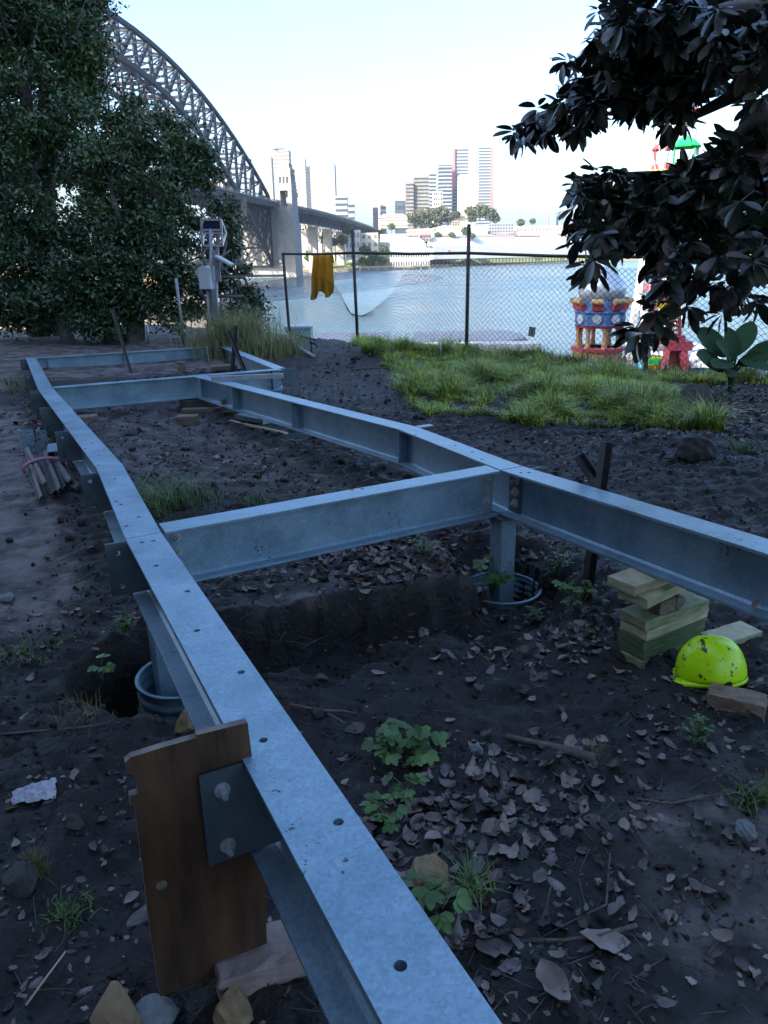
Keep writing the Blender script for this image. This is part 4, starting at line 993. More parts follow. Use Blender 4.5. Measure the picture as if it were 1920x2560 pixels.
def site():
    c = gz(655, 2425); irregular_block('paver', 'pinkish stone paver lying flat at the foot of the plywood board', 'paver', c+np.array([.0, .0, .0]), (.22, .12, .075), M_paver, .38, .003)
    rock('tan sandstone lump at the bottom edge, left of the grey rock', gz(290, 2545), (.075, .06, .05), M_rock1, 3)
    rock('grey pointed rock at the bottom edge between two tan ones', gz(395, 2560), (.07, .05, .055), M_rock2, 5)
    rock('tan sandstone lump at the bottom edge just below the plywood board', gz(590, 2545), (.06, .05, .06), M_rock1, 8)
    rock('dark boulder in the soil at the left edge below the crumpled paper', gz(55, 2215), (.06, .05, .045), M_rock3, 11)
    rock('dark stone with a pale edge between the crumpled paper and the plywood', gz(185, 2065), (.032, .026, .03), M_rock3, 12)
    rock('smooth grey stone in the leaf litter near the right edge', gz(1862, 2080), (.045, .03, .025), M_rock2, 14)
    rock('rough stone slab among weeds beside the near beam', gz(1075, 2200), (.08, .055, .05), M_rock1, 17)
    rock('small round stone beside the fallen branch', gz(1188, 1880), (.028, .024, .024), M_rock2, 19)
    rock('pale round stone behind the plywood top edge, under the beam', gz(468, 1825), (.055, .05, .06), M_rock1, 23)
    rock('round brown stone beside the wooden stick right of the near beam', gz(795, 1790), (.035, .03, .03), M_rock3, 24)
    rock('dark stump like boulder in the grass under the fig leaves', gz(1740, 1030), (.22, .18, .24), M_rock3, 29)
    rock('pale stone lump at the left edge of the path in the weeds', gz(20, 1500), (.05, .04, .03), M_rock2, 31)
    rock('dark soil covered boulder in front of the grass, right of the crossed pickets', gz(1735, 1140), (.17, .13, .12), M_rock3, 33)
    c = gz(1838, 1775); irregular_block('brick', 'old sandstock brick lying on the soil in front of the yellow helmet', 'brick', c, (.205, .10, .072), M_brick, -.50, .003)
    # timber stack of packers under the right beam
    c0 = gz(1605, 1668)[:2]; c1 = gz(1517, 1646)[:2]; c2 = gz(1790, 1585)[:2]
    u = Vector((c2[0]-c0[0], c2[1]-c0[1])).normalized(); v = Vector((-u.y, u.x)); z = hz(c0[0], c0[1])-.01; yaw = math.atan2(u.y, u.x)
    grp = 'treated pine packers stacked under the right beam'; o2 = Vector((c0[0], c0[1]))
    labs = ['green treated pine packer at the bottom of the stack, half sunk in soil', 'dark green pine packer second from the ground in the stack', 'green pine packer third from the ground, pale end grain split',
            'yellowish pine packer fourth from the ground with a bare pale face', 'pine packer fifth from the ground, under the round and square blocks']
    L, Wd, th = .40, .145, .0445
    for i in range(5):
        dx = (-.01, 0, .0, .004, .0)[i]; l = (L+.02, L, L, L+.012, L+.005)[i]
        p = o2+u*(l/2+dx)+v*(Wd/2)
        irregular_block('timber_packer', labs[i], 'timber', (p.x, p.y, z+i*(th+.0022)), (l, Wd, th), (M_pine, M_pine3, M_pine3, M_pine2, M_pine)[i], yaw+(.02, .006, -.012, .02, -.02)[i], .0008, group=grp, bev=.002)
    zt = z+5*(th+.0022)+.0005
    p = o2+u*.135+v*.05; irregular_block('timber_block', 'square grey brown block on the pine packers, left of the round post end', 'timber', (p.x, p.y, zt), (.10, .09, .060), M_wood, yaw, .001, bev=.003)
    p = o2+u*.215+v*.06; T = thing('post_offcut', 'round log offcut lying end on in the packer stack', 'log', (p.x, p.y, zt+.031)); mb = MB()
    mb.tube([(p.x-v.x*.055, p.y-v.y*.055, zt+.031), (p.x+v.x*.10, p.y+v.y*.10, zt+.031)], .031, 20); part(mb, 'log', M_wood, T, smooth=False, bevel=.002)
    zu = zt+.063
    for i, (du, dv, dr, lb) in enumerate(((.02, .09, .12, 'pale pine packer resting on the blocks, second from the top of the stack'), (.0, .125, .05, 'pine packer at the very top of the stack, touching the right beam'))):
        p = o2+u*(.145+du)+v*dv; irregular_block('timber_packer', lb, 'timber', (p.x, p.y, zu+i*(th+.001)), (.38, .145, th), M_pine2, yaw+dr, .0008, group=grp, bev=.002)
    p = gz(1825, 1600); irregular_block('timber_offcut', 'pale flat pine offcut on the soil behind the yellow helmet', 'timber', p, (.26, .12, .04), M_pine2, yaw-.1, .001, bev=.002)
    # helmet
    hc = gz(1776, 1693); T = thing('safety_helmet', 'fluoro yellow hard hat, scuffed with mud, lying by the timber stack', 'hard hat', tuple(hc))
    R = Matrix.Rotation(rad(6), 3, 'X') @ Matrix.Rotation(rad(4), 3, 'Y'); Rz = Matrix.Rotation(rad(170), 3, 'Z'); H = Vector(hc)
    mb = MB(); n = 48; vs = []; rows = 18
    for i in range(rows+1):
        a = (math.pi/2)*i/rows
        for j in range(n):
            b = 2*math.pi*j/n; x = math.cos(b)*.138*math.cos(a)**.80; y = math.sin(b)*.112*math.cos(a)**.80; zz = .163*math.sin(a)**.95
            ridge = .006*math.exp(-(y/.012)**2)*math.sin(a)+.004*math.exp(-((abs(y)-.05)/.008)**2)*math.sin(a)**.5
            vs.append(H+Rz @ (R @ Vector((x, y, zz+.012+ridge))))
    mb.add(vs, [(i*n+j, i*n+(j+1) % n, (i+1)*n+(j+1) % n, (i+1)*n+j) for i in range(rows) for j in range(n)])
    o = part(mb, 'shell', M_hv, T, smooth=True); m = o.modifiers.new('s', 'SOLIDIFY'); m.thickness = .003
    mb = MB(); vs = []
    for j in range(n):
        b = 2*math.pi*j/n; f = max(0, math.cos(b)); pk = .075*f**4
        for (k, dz) in ((0, .016), (.002+pk*.5, .010-.003*f), (.004+pk, .004-.01*f)):
            vs.append(H+Rz @ (R @ Vector((math.cos(b)*(.138+k), math.sin(b)*(.112+k*.6), dz))))
    mb.add(vs, [(j*3+k, ((j+1) % n)*3+k, ((j+1) % n)*3+k+1, j*3+k+1) for j in range(n) for k in range(2)])
    o = part(mb, 'brim', M_hv, T, smooth=True); m = o.modifiers.new('s', 'SOLIDIFY'); m.thickness = .003
    mb = MB(); mb.tube([H+Rz @ Vector((math.cos(a)*.118, math.sin(a)*.094, .014)) for a in np.linspace(0, 6.283, 25)], .006, 6); part(mb, 'headband', M_black, T, smooth=True)
    # star pickets: Y section posts
    def picket(a, b, label, r=.034, nh=6):
        a = Vector(a); b = Vector(b); T = thing('star_picket', label, 'steel picket', tuple(a), 'black steel pickets'); mb = MB(); d = (b-a).normalized(); x = d.orthogonal().normalized(); y = d.cross(x)
        for k in range(3):
            an = k*2.0944+.5; o = x*math.cos(an)+y*math.sin(an); m = a+o*r*.5; mm = b+o*r*.5; mb.bar(m, mm, .005, r, up=o)
        part(mb, 'y_bar', M_black, T)
        mb = MB()
        for k in range(nh): q = a.lerp(b, .15+.8*k/nh); mb.tube([q-y*.004+x*r*.55, q+y*.004+x*r*.55], .003, 6)
        part(mb, 'wire_notches', M_postg, T)
    b1 = gz(1458, 1510); Yb = b1[1]
    pa = P(1517, 1105, Yb+.16); picket((b1[0], b1[1], b1[2]-.2), pa, 'upright black steel picket just behind the right beam')
    e = P(1520, 1245, Yb+.22); picket(np.array(e)+(np.array(e)-P(1448, 1137, Yb+.30))*1.2, P(1448, 1137, Yb+.30), 'leaning black steel picket behind the right beam, left of the upright one')
    a = gz(574, 975); picket((a[0], a[1], -.2), P(590, 814, a[1]+.1), 'upright black picket where the centre beam meets the middle beam')
    b = G(648, 975, .05); picket((b[0], b[1], -.15), P(571, 827, b[1]+.3), 'black picket leaning left across the upright one by the middle beam')
    b = gz(333, 934); picket((b[0], b[1], -.2), P(282, 775, b[1]+.5), 'thin black picket leaning over the far beam', .03)
    # loose timber
    def plank(label, A, Bp, w, t, M, name='timber_offcut'):
        A = Vector(A); Bp = Vector(Bp); T = None; mb = MB(); mb.bar(A, Bp, w, t); c = (A+Bp)/2
        o = mb.build(name, M, None, bevel=.002, origin=tuple(c)); return tag(o, label, 'timber')
    up = lambda p, h: (p[0], p[1], p[2]+h)
    plank('pale thin lath on the dark mud inside the frame', up(gz(575, 1055), .012), up(gz(716, 1088), .015), .045, .02, M_woodpale)
    plank('grey board half under the centre beam beside the pale lath', up(gz(600, 1046), .03), up(gz(672, 1060), .03), .14, .05, M_woodgrey)
    z = ftop(-1.7, 8.2)+.03; a = P(532, 962, 8.35); b = P(708, 956, 8.35)
    plank('grey timber rail laid across the top of the centre beam', (a[0], 8.30, z), (b[0], 8.42, z+.0), .04, .052, M_woodgrey)
    p = gz(470, 1062); irregular_block('timber_block', 'short brown timber block standing alone on the mud inside the frame', 'timber', p, (.22, .12, .10), M_wood, .1, .003)
    p = gz(445, 1048); rock('flat pale stone beside the lone timber block', p, (.06, .04, .03), M_rock2, 41)
    p = gz(525, 1030); irregular_block('timber_packer', 'long pale packer under the joint of the centre and middle beams', 'timber', p, (.62, .12, .05), M_wood, .1, .002)
    p = gz(505, 1015); irregular_block('timber_packer', 'dark packer block carrying the middle beam', 'timber', (p[0], p[1], p[2]+.0), (.5, .2, .09), M_rock3, .35, .002)
    p = gz(565, 1030); irregular_block('timber_packer', 'upright brown block beside the packers of the centre beam', 'timber', p, (.09, .09, .15), M_wood, .4, .002)
    p = gz(618, 1028); irregular_block('timber_packer', 'thin brown board on the mud right of the upright block', 'timber', p, (.40, .10, .03), M_wood, .15, .002)
    p = gz(215, 1060); irregular_block('timber_offcut', 'dark brown offcut just inside the left beam', 'timber', p, (.24, .12, .09), M_wood, .5, .003)
    p = gz(455, 930); irregular_block('timber_packer', 'small brown block under the far beam', 'timber', p, (.12, .12, .16), M_wood, .3, .002)
    p = gz(560, 925); irregular_block('timber_packer', 'brown packer by the far right corner of the frame', 'timber', p, (.4, .16, .07), M_wood, .4, .002)
    # offcuts of bracket plate
    def lplate(label, px0, py0, px1, py1, dep=.09):
        a = gz(px0, py1); b = gz(px1, py1); dv = Vector((b[0]-a[0], b[1]-a[1], 0)); dv.normalize(); w = (Vector(b)-Vector(a)).length
        z = a[2]; tz = P((px0+px1)/2, py0, a[1])[2]; T = thing('steel_bracket', label, 'bracket', tuple(a), 'loose steel brackets on the path')
        n = Vector((-dv.y, dv.x, 0)); A = Vector(a); mb = MB(); h = tz-z
        mb.prism([A, A+dv*w, A+dv*w+Vector((0, 0, h)), A+Vector((0, 0, h))], n*.010); pl = part(mb, 'face_plate', M_zinc, T)
        off = T.matrix_basis.translation; cm = MB()
        for fx, fz in ((.25, .85), (.7, .85), (.25, .6), (.75, .4), (.3, .15), (.78, .15)): q = A+dv*w*fx+Vector((0, 0, h*fz)); cm.tube([q-n*.03, q+n*.03], .012, 12)
        c = cm.build('cutter', M_zinc, None); c.data.transform(Matrix.Translation(-off)); pl.parent = None
        md = pl.modifiers.new('h', 'BOOLEAN'); md.object = c; md.solver = 'EXACT'; bpy.context.view_layer.update()
        me = bpy.data.meshes.new_from_object(pl.evaluated_get(bpy.context.evaluated_depsgraph_get())); pl.modifiers.clear(); pl.data = me; bpy.data.objects.remove(c); pl.parent = T
        mb = MB(); mb.prism([A+n*.0105, A+n*dep, A+n*dep+Vector((0, 0, h)), A+n*.0105+Vector((0, 0, h))], dv*.010); part(mb, 'side_plate', M_zinc, T)
    lplate('drilled steel bracket standing on the path, leftmost of the pair', 58, 1077, 92, 1136); lplate('drilled steel bracket standing next to the left beam, right of its twin', 98, 1076, 124, 1132)
    a = gz(140, 1160); T = thing('box_section_offcut', 'short open ended square steel tube lying beside the bundle', 'steel tube', tuple(a)); A = Vector(a); dv = Vector((-.35, .94, 0)); sd = Vector((.94, .35, 0)); mb = MB(); w = .11; t = .007; L = .3
    for (o1, w1, h1) in ((Vector((0, 0, w-t/2)), w, t), (Vector((0, 0, t/2)), w, t)): mb.bar(A+o1, A+o1+dv*L, w1, h1)
    for s in (-1, 1): mb.bar(A+sd*s*(w/2-t/2)+Vector((0, 0, w/2)), A+sd*s*(w/2-t/2)+Vector((0, 0, w/2))+dv*L, t, w-2*t-.001)
    part(mb, 'tube', M_zinc, T)
    # bundle of angle steel
    a = Vector(gz(146, 1245)); b = Vector(gz(98, 1150)); T = thing('angle_steel_bundle', 'bundle of old steel angles tied with pink rope on the path by the left beam', 'steel bundle', tuple((a+b)/2))
    d = (b-a).normalized(); sd = Vector((d.y, -d.x, 0)).normalized()
    for i in range(7):
        o = sd*((i-3)*.042+random.uniform(-.008, .008))+Vector((0, 0, .03+.035*(i % 2)+random.random()*.02)); sh = random.uniform(-.12, .1); k = d*sh; tw = random.uniform(-.05, .05)
        mb = MB(); mb.bar(a+o+k, b+o+k+sd*tw, .038, .005, up=(sd.x*.7, sd.y*.7, .7)); mb.bar(a+o+k+Vector((0, 0, .018))+sd*.012, b+o+k+Vector((0, 0, .018))+sd*(tw+.012), .038, .005, up=(-sd.x*.7, -sd.y*.7, .7)); part(mb, 'steel_angle', M_rust, T)
    mb = MB(); c = a.lerp(b, .62)
    for k in range(5):
        mb.tube([c+d*(.012*k-.02)+sd*math.cos(t)*(.155+.01*random.random())+Vector((0, 0, .05+.07*math.sin(t))) for t in np.linspace(-.3, 3.5, 14)], .009, 6)
    part(mb, 'rope', M_pink, T, smooth=True)
    # crumpled paper
    c = gz(88, 1990); bm = bmesh.new(); bmesh.ops.create_grid(bm, x_segments=26, y_segments=18, size=.5)
    for v in bm.verts:
        x, y = v.co.x, v.co.y; e = float(fbm(np.array(x+3.0), np.array(y+1.0), 4, 3))
        v.co.x = x*.125+.012*float(fbm(np.array(x), np.array(y), 7, 2, 5)); v.co.y = y*.085*(1+.25*math.sin(x*5))+.010*float(fbm(np.array(x+9), np.array(y), 7, 2, 7)); v.co.z = .018+.030*abs(e)+.007*float(fbm(np.array(x), np.array(y), 13, 2, 3))-.02*max(abs(x), abs(y))**4*8
    me = bpy.data.meshes.new('crumpled_paper'); bm.to_mesh(me); bm.free(); me.materials.append(M_paper); o = bpy.data.objects.new('crumpled_paper', me); COL.objects.link(o)
    o.location = c; o.rotation_euler = (0, 0, .35); m = o.modifiers.new('s', 'SOLIDIFY'); m.thickness = .001
    tag(o, 'crumpled grey white sheet of paper on the soil at the left edge', 'paper')
    # sticks
    def stick(label, pts, r, M=M_twig, name='stick'):
        q = [Vector(gz(x, y))+Vector((0, 0, r*.8+h)) for x, y, h in pts]; mb = MB(); n = len(q)
        mb.tube(q, [r*(1-.5*i/n) for i in range(n)], 7); o = mb.build(name, M, None, smooth=True, origin=tuple(q[0])); tag(o, label, 'stick')
    stick('thick pale branch piece in the leaf litter below the timber stack', [(1485, 1905, 0), (1420, 1885, .0), (1350, 1870, 0), (1265, 1850, 0)], .018)
    stick('long thin forked stick crossing the big round dead leaf', [(1590, 2325, .012), (1500, 2350, .01), (1400, 2360, .006), (1300, 2358, 0)], .006)
    stick('thin curved twig in the litter left of the round dead leaf', [(1525, 2135, 0), (1515, 2270, .01), (1420, 2310, 0), (1345, 2350, 0)], .003)
    stick('bent brown stick on bare soil near the right edge', [(1590, 2000, 0), (1680, 2012, 0), (1760, 2000, .01), (1830, 1988, 0)], .005)
    stick('thin root running across the pit floor beside the near beam', [(725, 1770, .01), (800, 1785, .01), (860, 1792, .02), (940, 1800, 0)], .007)
    stick('short root end poking out by the near beam', [(815, 1785, 0), (850, 1805, 0), (890, 1830, 0)], .007)
    stick('thin arched twig rising from the grass tuft inside the frame', [(345, 1235, 0), (378, 1190, .03), (430, 1160, .08), (500, 1168, .02)], .010)
    stick('pale stalk in the moss at the bottom left', [(65, 2515, 0), (120, 2450, .01), (168, 2395, .02)], .003, M_woodpale)
    stick('long thin twig among stones left of the plywood top', [(5, 1838, 0), (180, 1826, .005), (300, 1808, 0)], .005)
    stick('thin rod lying on the dark soil towards the grass', [(880, 925, 0), (975, 921, .0)], .012)
    stick('pale stick poking from the soil by the first fence post', [(785, 895, .0), (735, 880, .1)], .03, M_woodgrey)
site()

# ------------------------------------------------------------------ fence
def fence():
    pts = {0: (-3.45, 17.0), 1: (-1.95, 16.3), 2: (-.47, 14.5), 3: (1.40, 12.7), 4: (3.62, 10.5), 5: (5.8, 8.4), 6: (8.2, 6.1)}
    T = thing('chain_link_fence', 'chain link fence on dark pipe posts, its mesh torn and sagging at the second post', 'fence', (1.40, 12.7, 0))
    zr = {0: 1.24, 1: 1.64, 2: 1.64, 3: 1.61, 4: 1.53, 5: 1.5, 6: 1.5}; zp = {0: 1.3, 1: 1.66, 2: 2.04, 3: 2.04, 4: 1.62, 5: 1.8, 6: 1.8}
    for k, (x, y) in pts.items():
        mb = MB(); zb = hz(x, y)-.25; lean = .03 if k in (1, 2) else 0
        mb.tube([(x+lean*1.2, y, zb), (x-lean*.6, y, zp[k])], .030 if k not in (0,) else .026, 10); part(mb, 'post', M_post if k else M_postg, T, smooth=True)
    for k in range(6):
        a, b = pts[k], pts[k+1]; mb = MB(); z0 = zr[k] if k else zr[0]; z1 = zr[k+1] if k else zr[0]-.02
        m = ((a[0]+b[0])/2, (a[1]+b[1])/2, (z0+z1)/2-.015)
        mb.tube([(a[0], a[1], z0), m, (b[0], b[1], z1)], .023, 8); part(mb, 'rail', M_post if k else M_postg, T, smooth=True)
    mb = MB(); a = GV(727, 833, (-1.95, 16.3), (.773, .635)); b = GV(868, 872, (-1.95, 16.3), (.773, .635)); mb.tube([a, b], .025, 8); part(mb, 'bottom_rail', M_post, T, smooth=True)
    # mesh: interlocked zigzag wires, warped to the sagging top edge
    poly = [Vector((*pts[k], 0)) for k in range(7)]; cum = [0]
    for k in range(6): cum.append(cum[-1]+(poly[k+1]-poly[k]).length)
    def at(s):
        for k in range(6):
            if s <= cum[k+1] or k == 5: t = (s-cum[k])/(cum[k+1]-cum[k]); return poly[k].lerp(poly[k+1], t)
    prof = [(540, 690), (722, 690), (800, 692), (838, 702), (866, 742), (890, 780), (915, 789), (950, 775), (985, 738), (1012, 695), (1035, 664), (1060, 657), (1174, 655), (1300, 659), (1435, 664), (1600, 672), (1920, 690), (2600, 720)]
    S_, Zt = [], []
    for s in np.linspace(0, cum[-1], 300):
        p = at(s); r = np.array(p)-CAM; d = r/(r@AF); 
        # pixel column of that place on the fence
        Zd = (np.array((p.x, p.y, 1.0))-CAM)@AF; px = 960+1900*((np.array((p.x, p.y, 1.0))-CAM)@AX)/Zd
        py = np.interp(px, [a for a, b in prof], [b for a, b in prof]); q = ray(px, py); z = CAMZ+q[2]*(p.y/q[1]); S_.append(s); Zt.append(z)
    wid = .050; V = []; F = []
    nrow = 34; ncol = int(cum[-1]/wid)
    for c in range(ncol):
        col = []
        for r in range(nrow+1):
            s = (c+(.0 if (r+c) % 2 else 1.0))*wid; s = min(max(s, 0), cum[-1]-.01); p = at(s); zb = hz(p.x, p.y)-.02; zt = float(np.interp(s, S_, Zt)); full = 1.50
            f = r/nrow; loss = full-(zt-zb); 
            # fallen length bunches up near the top
            g = f-(max(loss, 0)/full)*f**1.7 if loss > 0 else f*(zt-zb)/full
            z = zb+full*g; out = 0
            sag = max(0, loss)*.5*f*f
            nx = .10*math.sin(s*9+f*7)*min(1, max(0, loss))*f
            col.append(Vector((p.x-.73*sag*.4, p.y-.68*sag*.4, max(z, zb)))+Vector((nx*.3, -nx*.3, 0)))
        rr = .0030
        for p in col:
            b = len(V); V += [p+Vector((rr*.7, -rr*.7, 0)), p+Vector((-rr*.7, rr*.7, 0)), p+Vector((.0, 0, rr*1.6))]
        b0 = len(V)-3*len(col)
        for r in range(nrow):
            q = b0+r*3; 
            for k in range(3): F.append((q+k, q+(k+1) % 3, q+3+(k+1) % 3, q+3+k))
    np_mesh('wire_mesh', np.array([tuple(v) for v in V]), F, M_wire, parent=T)
    # sign 13
    n = Vector((.73, .684, 0)); c = Vector(GV(1333, 829, (1.40, 12.68), (.73, .684)))-n*.03
    T2 = thing('number_plate', 'small dark plate reading 13 hung on the chain link fence', 'sign', tuple(c)); ex = Vector((.684, -.73, 0)); rz = math.radians(-8)
    E1 = ex*math.cos(rz)+Vector((0, 0, 1))*math.sin(rz); E2 = -ex*math.sin(rz)+Vector((0, 0, 1))*math.cos(rz)
    def qd(mb, x0, z0, x1, z1, off, th=.002): a = c-n*off; mb.prism([a+E1*x0+E2*z0, a+E1*x1+E2*z0, a+E1*x1+E2*z1, a+E1*x0+E2*z1], -n*th)
    mb = MB(); qd(mb, -.058, -.072, .058, .072, 0, .004); part(mb, 'plate', M_sign, T2)
    mb = MB(); k = .010
    for b in ((-.052, -.066, .052, -.066+.006), (-.052, .060, .052, .066), (-.052, -.06, -.047, .06), (.047, -.06, .052, .06)): qd(mb, *b, .0045)
    part(mb, 'border', M_signw, T2)
    mb = MB(); qd(mb, -.030, -.045, -.018, .045, .0045); part(mb, 'figure_one', M_signw, T2)
    mb = MB()
    for b in ((-.004, .034, .034, .045), (.023, .004, .034, .034), (.004, -.006, .034, .004), (.023, -.034, .034, -.006), (-.004, -.045, .034, -.034)): qd(mb, *b, .0045)
    part(mb, 'figure_three', M_signw, T2)
    # yellow cloth over the rail
    a = Vector(GV(786, 638, (-1.95, 16.3), (.773, .635))); b = Vector(GV(829, 638, (-1.95, 16.3), (.773, .635))); u = (b-a).normalized(); nn = Vector((-.773, -.635, 0)); L = (b-a).length
    T3 = thing('yellow_jacket', 'mustard yellow cloth draped over the fence rail between the first two posts', 'cloth', tuple((a+b)/2))
    nx, nz = 40, 34; vs = []
    for i in range(nx+1):
        fx = i/nx
        for j in range(nz+1):
            t = j/nz*1.0   # 0..1 over the rail: back .3, front .7
            d = (t-.28)
            dn = max(0, d); bk = max(0, -d)
            ln_ = .98*dn*(1.0+.10*math.sin(fx*9+1)+.13*(1-fx)); wsp = 1+.22*dn
            x = (fx-.5)*L*wsp-dn*.07*(1-fx)+.02*math.sin(j*.5)*dn
            fold = .035*math.sin(fx*17+dn*2)*min(1, dn*5+bk*3)+.015*math.sin(fx*37)*dn
            y = (.03 if d > 0 else -.03)*min(1, abs(d)*20)+fold
            z = -ln_-.6*bk+.012
            vs.append((a+b)/2+u*x+nn*y+Vector((0, 0, z+.015)))
    mb = MB(); mb.add(vs, [(i*(nz+1)+j, (i+1)*(nz+1)+j, (i+1)*(nz+1)+j+1, i*(nz+1)+j+1) for i in range(nx) for j in range(nz)])
    o = part(mb, 'cloth', M_cloth, T3, smooth=True); m = o.modifiers.new('s', 'SOLIDIFY'); m.thickness = .004
fence()

# ------------------------------------------------------------------ equipment by the fence
def station():
    Y = 14.6; T = thing('monitoring_station', 'grey cabinet and solar panels on two steel posts beside the shrubs', 'equipment post', tuple(P(530, 838, Y)))
    q = lambda x, y, dy=0: Vector(P(x, y, Y+dy))
    for a, b, r in (((533, 838), (526, 572), .032), ((524, 838), (517, 715), .022), ((547, 838), (540, 700), .024)):
        mb = MB(); mb.tube([q(*a), q(*b)], r, 10); part(mb, 'post', M_postg, T, smooth=True)
    # cabinet
    a = q(497, 671, -.1); b = q(530, 671, -.1); c = q(498, 724, -.1); w = b.x-a.x; h = a.z-c.z; ctr = Vector(((a.x+b.x)/2, Y+.06, (a.z+c.z)/2))
    R = Matrix.Rotation(rad(-24), 3, 'Z')
    mb = MB(); mb.box(ctr, (w*1.02, .25, h), R); cab = part(mb, 'cabinet', M_cab, T, bevel=.01, seg=2)
    mb = MB(); n = 10; pts = [R @ Vector((w*.51*math.cos(math.pi*k/n), -.128-.03*0, h/2+.055*math.sin(math.pi*k/n)-.015))+ctr for k in range(n+1)]
    mb.prism(pts, R @ Vector((0, .25, 0))); part(mb, 'hood', M_cab, T)
    mb = MB(); mb.box(ctr+R @ Vector((w*.52, 0, -h*.1)), (.012, .03, .12), R); sub(mb, 'latch', M_alu, cab)
    # big panel and its triangular frame
    fl, fr_ = q(503, 549), q(552, 549); bl, br = q(506, 614), q(556, 614)
    mb = MB()
    for s, e in ((fl, fr_), (fl, bl), (fr_, br), (bl, br), (q(504, 575), q(554, 575))): mb.bar(s, e, .035, .035)
    bk = q(565, 583, .45); bk2 = q(512, 583, .45); mb.bar(fr_, bk, .028); mb.bar(bk, br, .028); mb.bar(fl, bk2, .028); mb.bar(bk2, bl, .028); mb.bar(bk, bk2, .028)
    part(mb, 'panel_frame', M_alu, T)
    mb = MB(); d = Vector((0, .02, 0)); mb.prism([fl+d+Vector((.03, 0, -.02)), fr_+d+Vector((-.03, 0, -.02)), q(553, 579)+d, q(505, 579)+d], Vector((0, .02, .015))); part(mb, 'solar_panel', M_pv, T)
    mb = MB(); a, b = q(541, 640, -.1), q(580, 662, -.1); mb.bar(a, b, .40, .035); part(mb, 'small_solar_panel', M_white, T)
    mb = MB(); mb.bar(q(545, 678), q(576, 664), .03); mb.box(q(543, 665), (.10, .05, .55)); part(mb, 'panel_bracket', M_postg, T)
    mb = MB(); mb.tube([q(520, 728), q(528, 742), q(545, 757), q(575, 766)], .012, 6); part(mb, 'cable', M_postg, T, smooth=True)
    T = thing('pipe_stake', 'thin grey pipe stake standing in front of the shrubs, left of the grey cabinet', 'stake', tuple(gz(460, 862))); b = gz(460, 862); mb = MB(); mb.tube([b, P(440, 695, b[1])], .03, 8); part(mb, 'pipe', M_postg, T, smooth=True)
    T = thing('pipe_stake', 'short pale pipe stake low in front of the shrubs', 'stake', tuple(gz(371, 858))); b = gz(371, 858); mb = MB(); mb.tube([b, P(369, 812, b[1])], .022, 8); part(mb, 'pipe', M_alu, T, smooth=True)
    T = thing('pipe_stake', 'short grey pipe stake in the grass left of the third fence post', 'stake', tuple(gz(1100, 893))); b = gz(1100, 893); mb = MB(); mb.tube([b, P(1099, 855, b[1])], .02, 8); part(mb, 'pipe', M_postg, T, smooth=True)
    a = P(750, 860, 19); T = thing('utility_cabinet', 'pale green utility box behind the fence near the first post', 'utility box', (a[0], 19, hz(a[0], 19))); w = .62; z1 = P(750, 818, 19)[2]; z0 = -2.2
    mb = MB(); mb.box((a[0], 19, (z0+z1)/2), (w, .5, z1-z0)); part(mb, 'body', M_teal, T, bevel=.02, seg=2); mb = MB(); mb.box((a[0], 19, z1+.02), (w+.06, .56, .05)); part(mb, 'lid', M_cab, T)
    b = gz(772, 890); T = thing('garden_tap', 'black garden tap on a standpipe by the sagging fence', 'tap', tuple(b)); mb = MB(); t = Vector(P(778, 858, b[1])); bb = Vector((t.x, b[1], b[2]-.1)); mb.tube([bb, t], .018, 8); part(mb, 'standpipe', M_black, T, smooth=True)
    mb = MB(); mb.tube([t, t+Vector((0, 0, .03))], .03, 8); mb.tube([t, t+Vector((.08, -.03, -.01)), t+Vector((.1, -.04, -.07))], .016, 8); mb.bar(t+Vector((-.04, 0, .06)), t+Vector((.04, 0, .06)), .014); mb.bar(t, t+Vector((0, 0, .06)), .012); part(mb, 'spout', M_black, T)
station()

